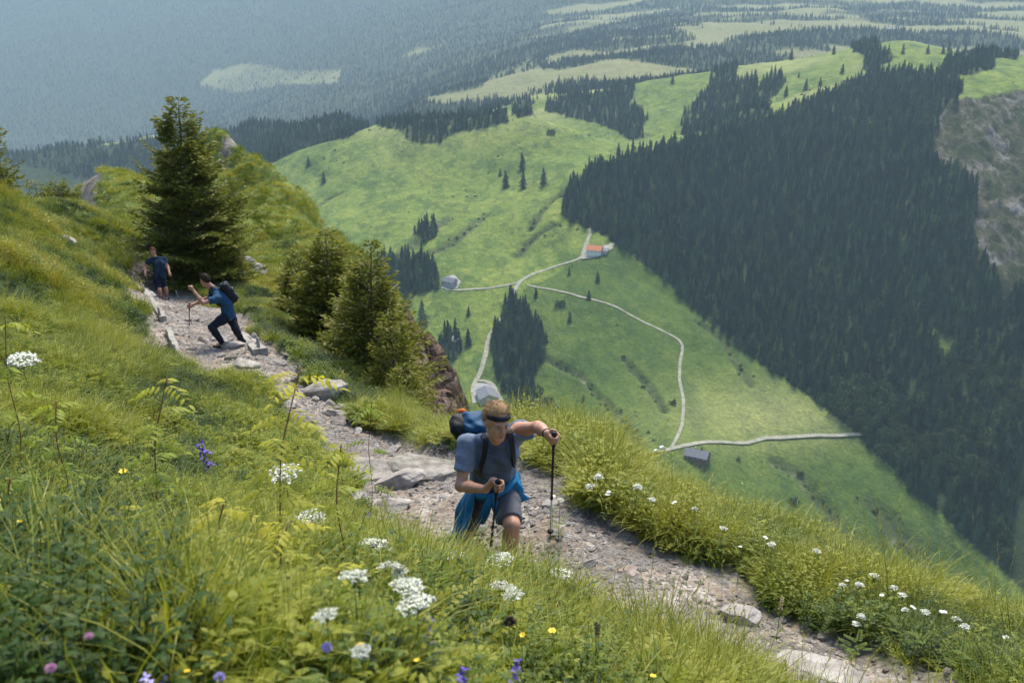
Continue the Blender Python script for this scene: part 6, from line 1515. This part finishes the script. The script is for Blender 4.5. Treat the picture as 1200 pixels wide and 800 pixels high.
timber((199, 402, 20.0), (213, 432, 17.6), .20, .10, 'short pale board standing at the inner trail edge below the long beam', stakes=(.9,))
timber((281, 378, 21.5), (309, 400, 18.9), .16, .14, 'pale log step at the outer edge of the trail behind the man in blue', stakes=(.1, .9))
timber((286, 390, 20.2), (300, 404, 18.8), .12, .12, 'shorter log just inside the log step behind the man in blue')

# ------------------------------------------------------------------ farms on the alp
M_WALLW = simple('whitewashed_wall', (.60, .58, .54), .9, .1, .6); M_WOODW = simple('dark_timber_wall', (.13, .085, .055), .9, .25, 1.5); M_STW = simple('stone_wall', (.33, .32, .30), .95, .25, 1.2)
M_RTILE = simple('orange_tiles', (.52, .20, .085), .85, .18, .8); M_RGREY = simple('grey_sheet_roof', (.13, .135, .155), .6, .12, .5); M_RSLATE = simple('slate_roof', (.15, .155, .17), .8, .15, .7)
M_GLASS = simple('dark_pane', (.03, .035, .04), .15, .1, 2); M_YARD = simple('gravel_yard', (.30, .29, .27), .95, .15, .3); M_CAR = simple('white_car_paint', (.72, .73, .74), .3, .03, 1)
def house(px, py, w, l, h, yaw, label, wall, roof, rh=3.0, name='farmhouse', over=.8, lo=450, hi=4000, chim=True, wins=4):
    p = hit(px, py, Zf, lo, hi); root = empty(name, p - [0, 0, .8], yaw); tag(root, label, 'farmhouse' if name == 'farmhouse' else name.replace('_', ' '))
    mb = MB(); x, y, z = w / 2, l / 2, h + .8
    mb.add([(-x,-y,-2),(x,-y,-2),(x,y,-2),(-x,y,-2),(-x,-y,z),(x,-y,z),(x,y,z),(-x,y,z),(0,-y,z+rh),(0,y,z+rh)], F4=[(0,1,5,4),(1,2,6,5),(2,3,7,6),(3,0,4,7)], F3=[(4,5,8),(6,7,9)]); obj('wall', mb.mesh('wall', wall), root)
    rf = MB(); o = over; sl = rh / x; t = .22
    for k in (-1, 1):
        a = [(k*(x+o), -y-o, z-o*sl), (k*(x+o), y+o, z-o*sl), (0, y+o, z+rh+.02), (0, -y-o, z+rh+.02)]; b = [(q[0], q[1], q[2]+t) for q in a]
        rf.add(a + b, F4=[(0,1,2,3),(4,7,6,5),(0,4,5,1),(1,5,6,2),(2,6,7,3),(3,7,4,0)])
    ro = obj('roof', rf.mesh('roof', roof), root)
    if chim: mb = MB(); mb.box((x*.4, y*.3, z+rh*.75+.5), (.8, .8, 2.2)); mb.box((x*.4, y*.3, z+rh*.75+1.7), (1.1, 1.1, .25)); obj('chimney', mb.mesh('chimney', M_STW), ro)
    for i in range(wins):
        for sd in (-1, 1):
            yy = -y + l * (i + .5) / wins; mb = MB(); mb.box((sd * (x + .03), yy, z * .62), (.12, 1.1, 1.3)); f = obj('window', mb.mesh('window', M_WALLW), root); mb = MB(); mb.box((sd * (x + .08), yy, z * .62), (.06, .85, 1.05)); obj('pane', mb.mesh('pane', M_GLASS), f)
    mb = MB(); mb.box((0, -y - .04, 2.0), (1.6, .12, 2.3)); obj('door', mb.mesh('door', M_WOODW), root)
    return p
def yard(pix, name='farm_yard'):
    c = [hit(x, y, Zf, 450, 4000) for x, y in pix]; c = np.array(c); n = 14; m = c.mean(0); V = [m + [0, 0, 0]]; F3 = []
    ring = []
    for i in range(len(c)):
        for k in range(6): ring.append(c[i] + (c[(i+1) % len(c)] - c[i]) * k / 6)
    ring = np.array(ring); V = []; rows = 7
    for r in range(rows):
        for q in ring:
            w_ = m + (q - m) * (r / (rows - 1)); V.append([w_[0], w_[1], float(Zf(w_[0:1], w_[1:2])[0]) + .35])
    k = len(ring); F4 = [(r*k+i, r*k+(i+1) % k, (r+1)*k+(i+1) % k, (r+1)*k+i) for r in range(rows-1) for i in range(k)]
    tag(obj(name, mesh_np(name, np.array(V), np.array(F4), M_YARD, True)), kind='structure')
yard([(684,300),(696,294),(714,287),(719,291),(706,300),(690,304)])
house(697, 297, 10, 15, 5, R(70), 'farmhouse with bright orange tiled roof at the top of the track, below the forest corner', M_WALLW, M_RTILE, 3.6)
house(707, 296, 7, 10, 3, R(70), 'low grey roofed shed right of the orange roofed farmhouse', M_STW, M_RGREY, 1.8, name='shed', chim=False, wins=2)
yard([(517,338),(520,325),(532,322),(540,330),(536,338)])
house(527, 333, 9, 13, 4, R(60), 'grey stone farmhouse on its pale yard at the left end of the side track', M_STW, M_RSLATE, 3.0)
yard([(555,472),(557,449),(580,450),(590,470)])
house(571, 468, 16, 20, 5, R(12), 'big grey roofed barn seen above the head of the leaning man', M_STW, M_RGREY, 3.6, name='barn', chim=False)
house(817, 537, 11, 17, 4, R(62), 'farm with broad grey roof below the lower track', M_WOODW, M_RGREY, 3.4)
house(534, 402, 8, 9, 3.5, R(40), 'small hut with pale roof half hidden in the clump of spruces', M_WOODW, M_STW, 2.6, name='hut', wins=2)
house(1043, 37, 14, 26, 7, R(80), 'white house far away beyond the skyline of the upper right pasture', M_WALLW, M_RGREY, 4, lo=2200, hi=5500)
house(745, 36, 14, 20, 6, R(50), 'small pale house among the distant woods at the top', M_WALLW, M_STW, 4, lo=2000, hi=5500)
def car(px, py, yaw, label):
    p = hit(px, py, Zf, 450, 2000); root = empty('parked_van', p + [0, 0, .3], yaw); tag(root, label, 'van'); mb = MB()
    prof = [(-2.4,.35),(2.4,.35),(2.5,1.0),(1.6,1.15),(.9,2.1),(-2.3,2.15),(-2.45,1.0)]; n = len(prof)
    V = [(x, -.95, z) for x, z in prof] + [(x, .95, z) for x, z in prof]; bm = [(i, (i+1) % n, n+(i+1) % n, n+i) for i in range(n)]
    mb.add(V, F4=bm); me_ = bpy.data.meshes.new('van_body'); me_.from_pydata([tuple(v) for v in V], [], bm + [tuple(range(n))[::-1], tuple(range(n, 2*n))]); me_.materials.append(M_CAR); obj('van_body', me_, root)
    mb = MB(); mb.box((.2, 0, 1.65), (2.6, 1.93, .55)); obj('window', mb.mesh('window', M_GLASS), root)
    for x in (-1.5, 1.5):
        for y in (-.9, .9): mb = MB(); mb.tube([(x, y-.12, .38), (x, y+.12, .38)], .38, 14); obj('wheel', mb.mesh('wheel', M_RUB, True), root)
car(769, 530, R(20), 'white van parked at the left end of the lower track'); car(776, 526, R(25), 'white van parked just right of the other one on the lower track')
for _p, _w in TRACKS: track(_p, _w * .85)
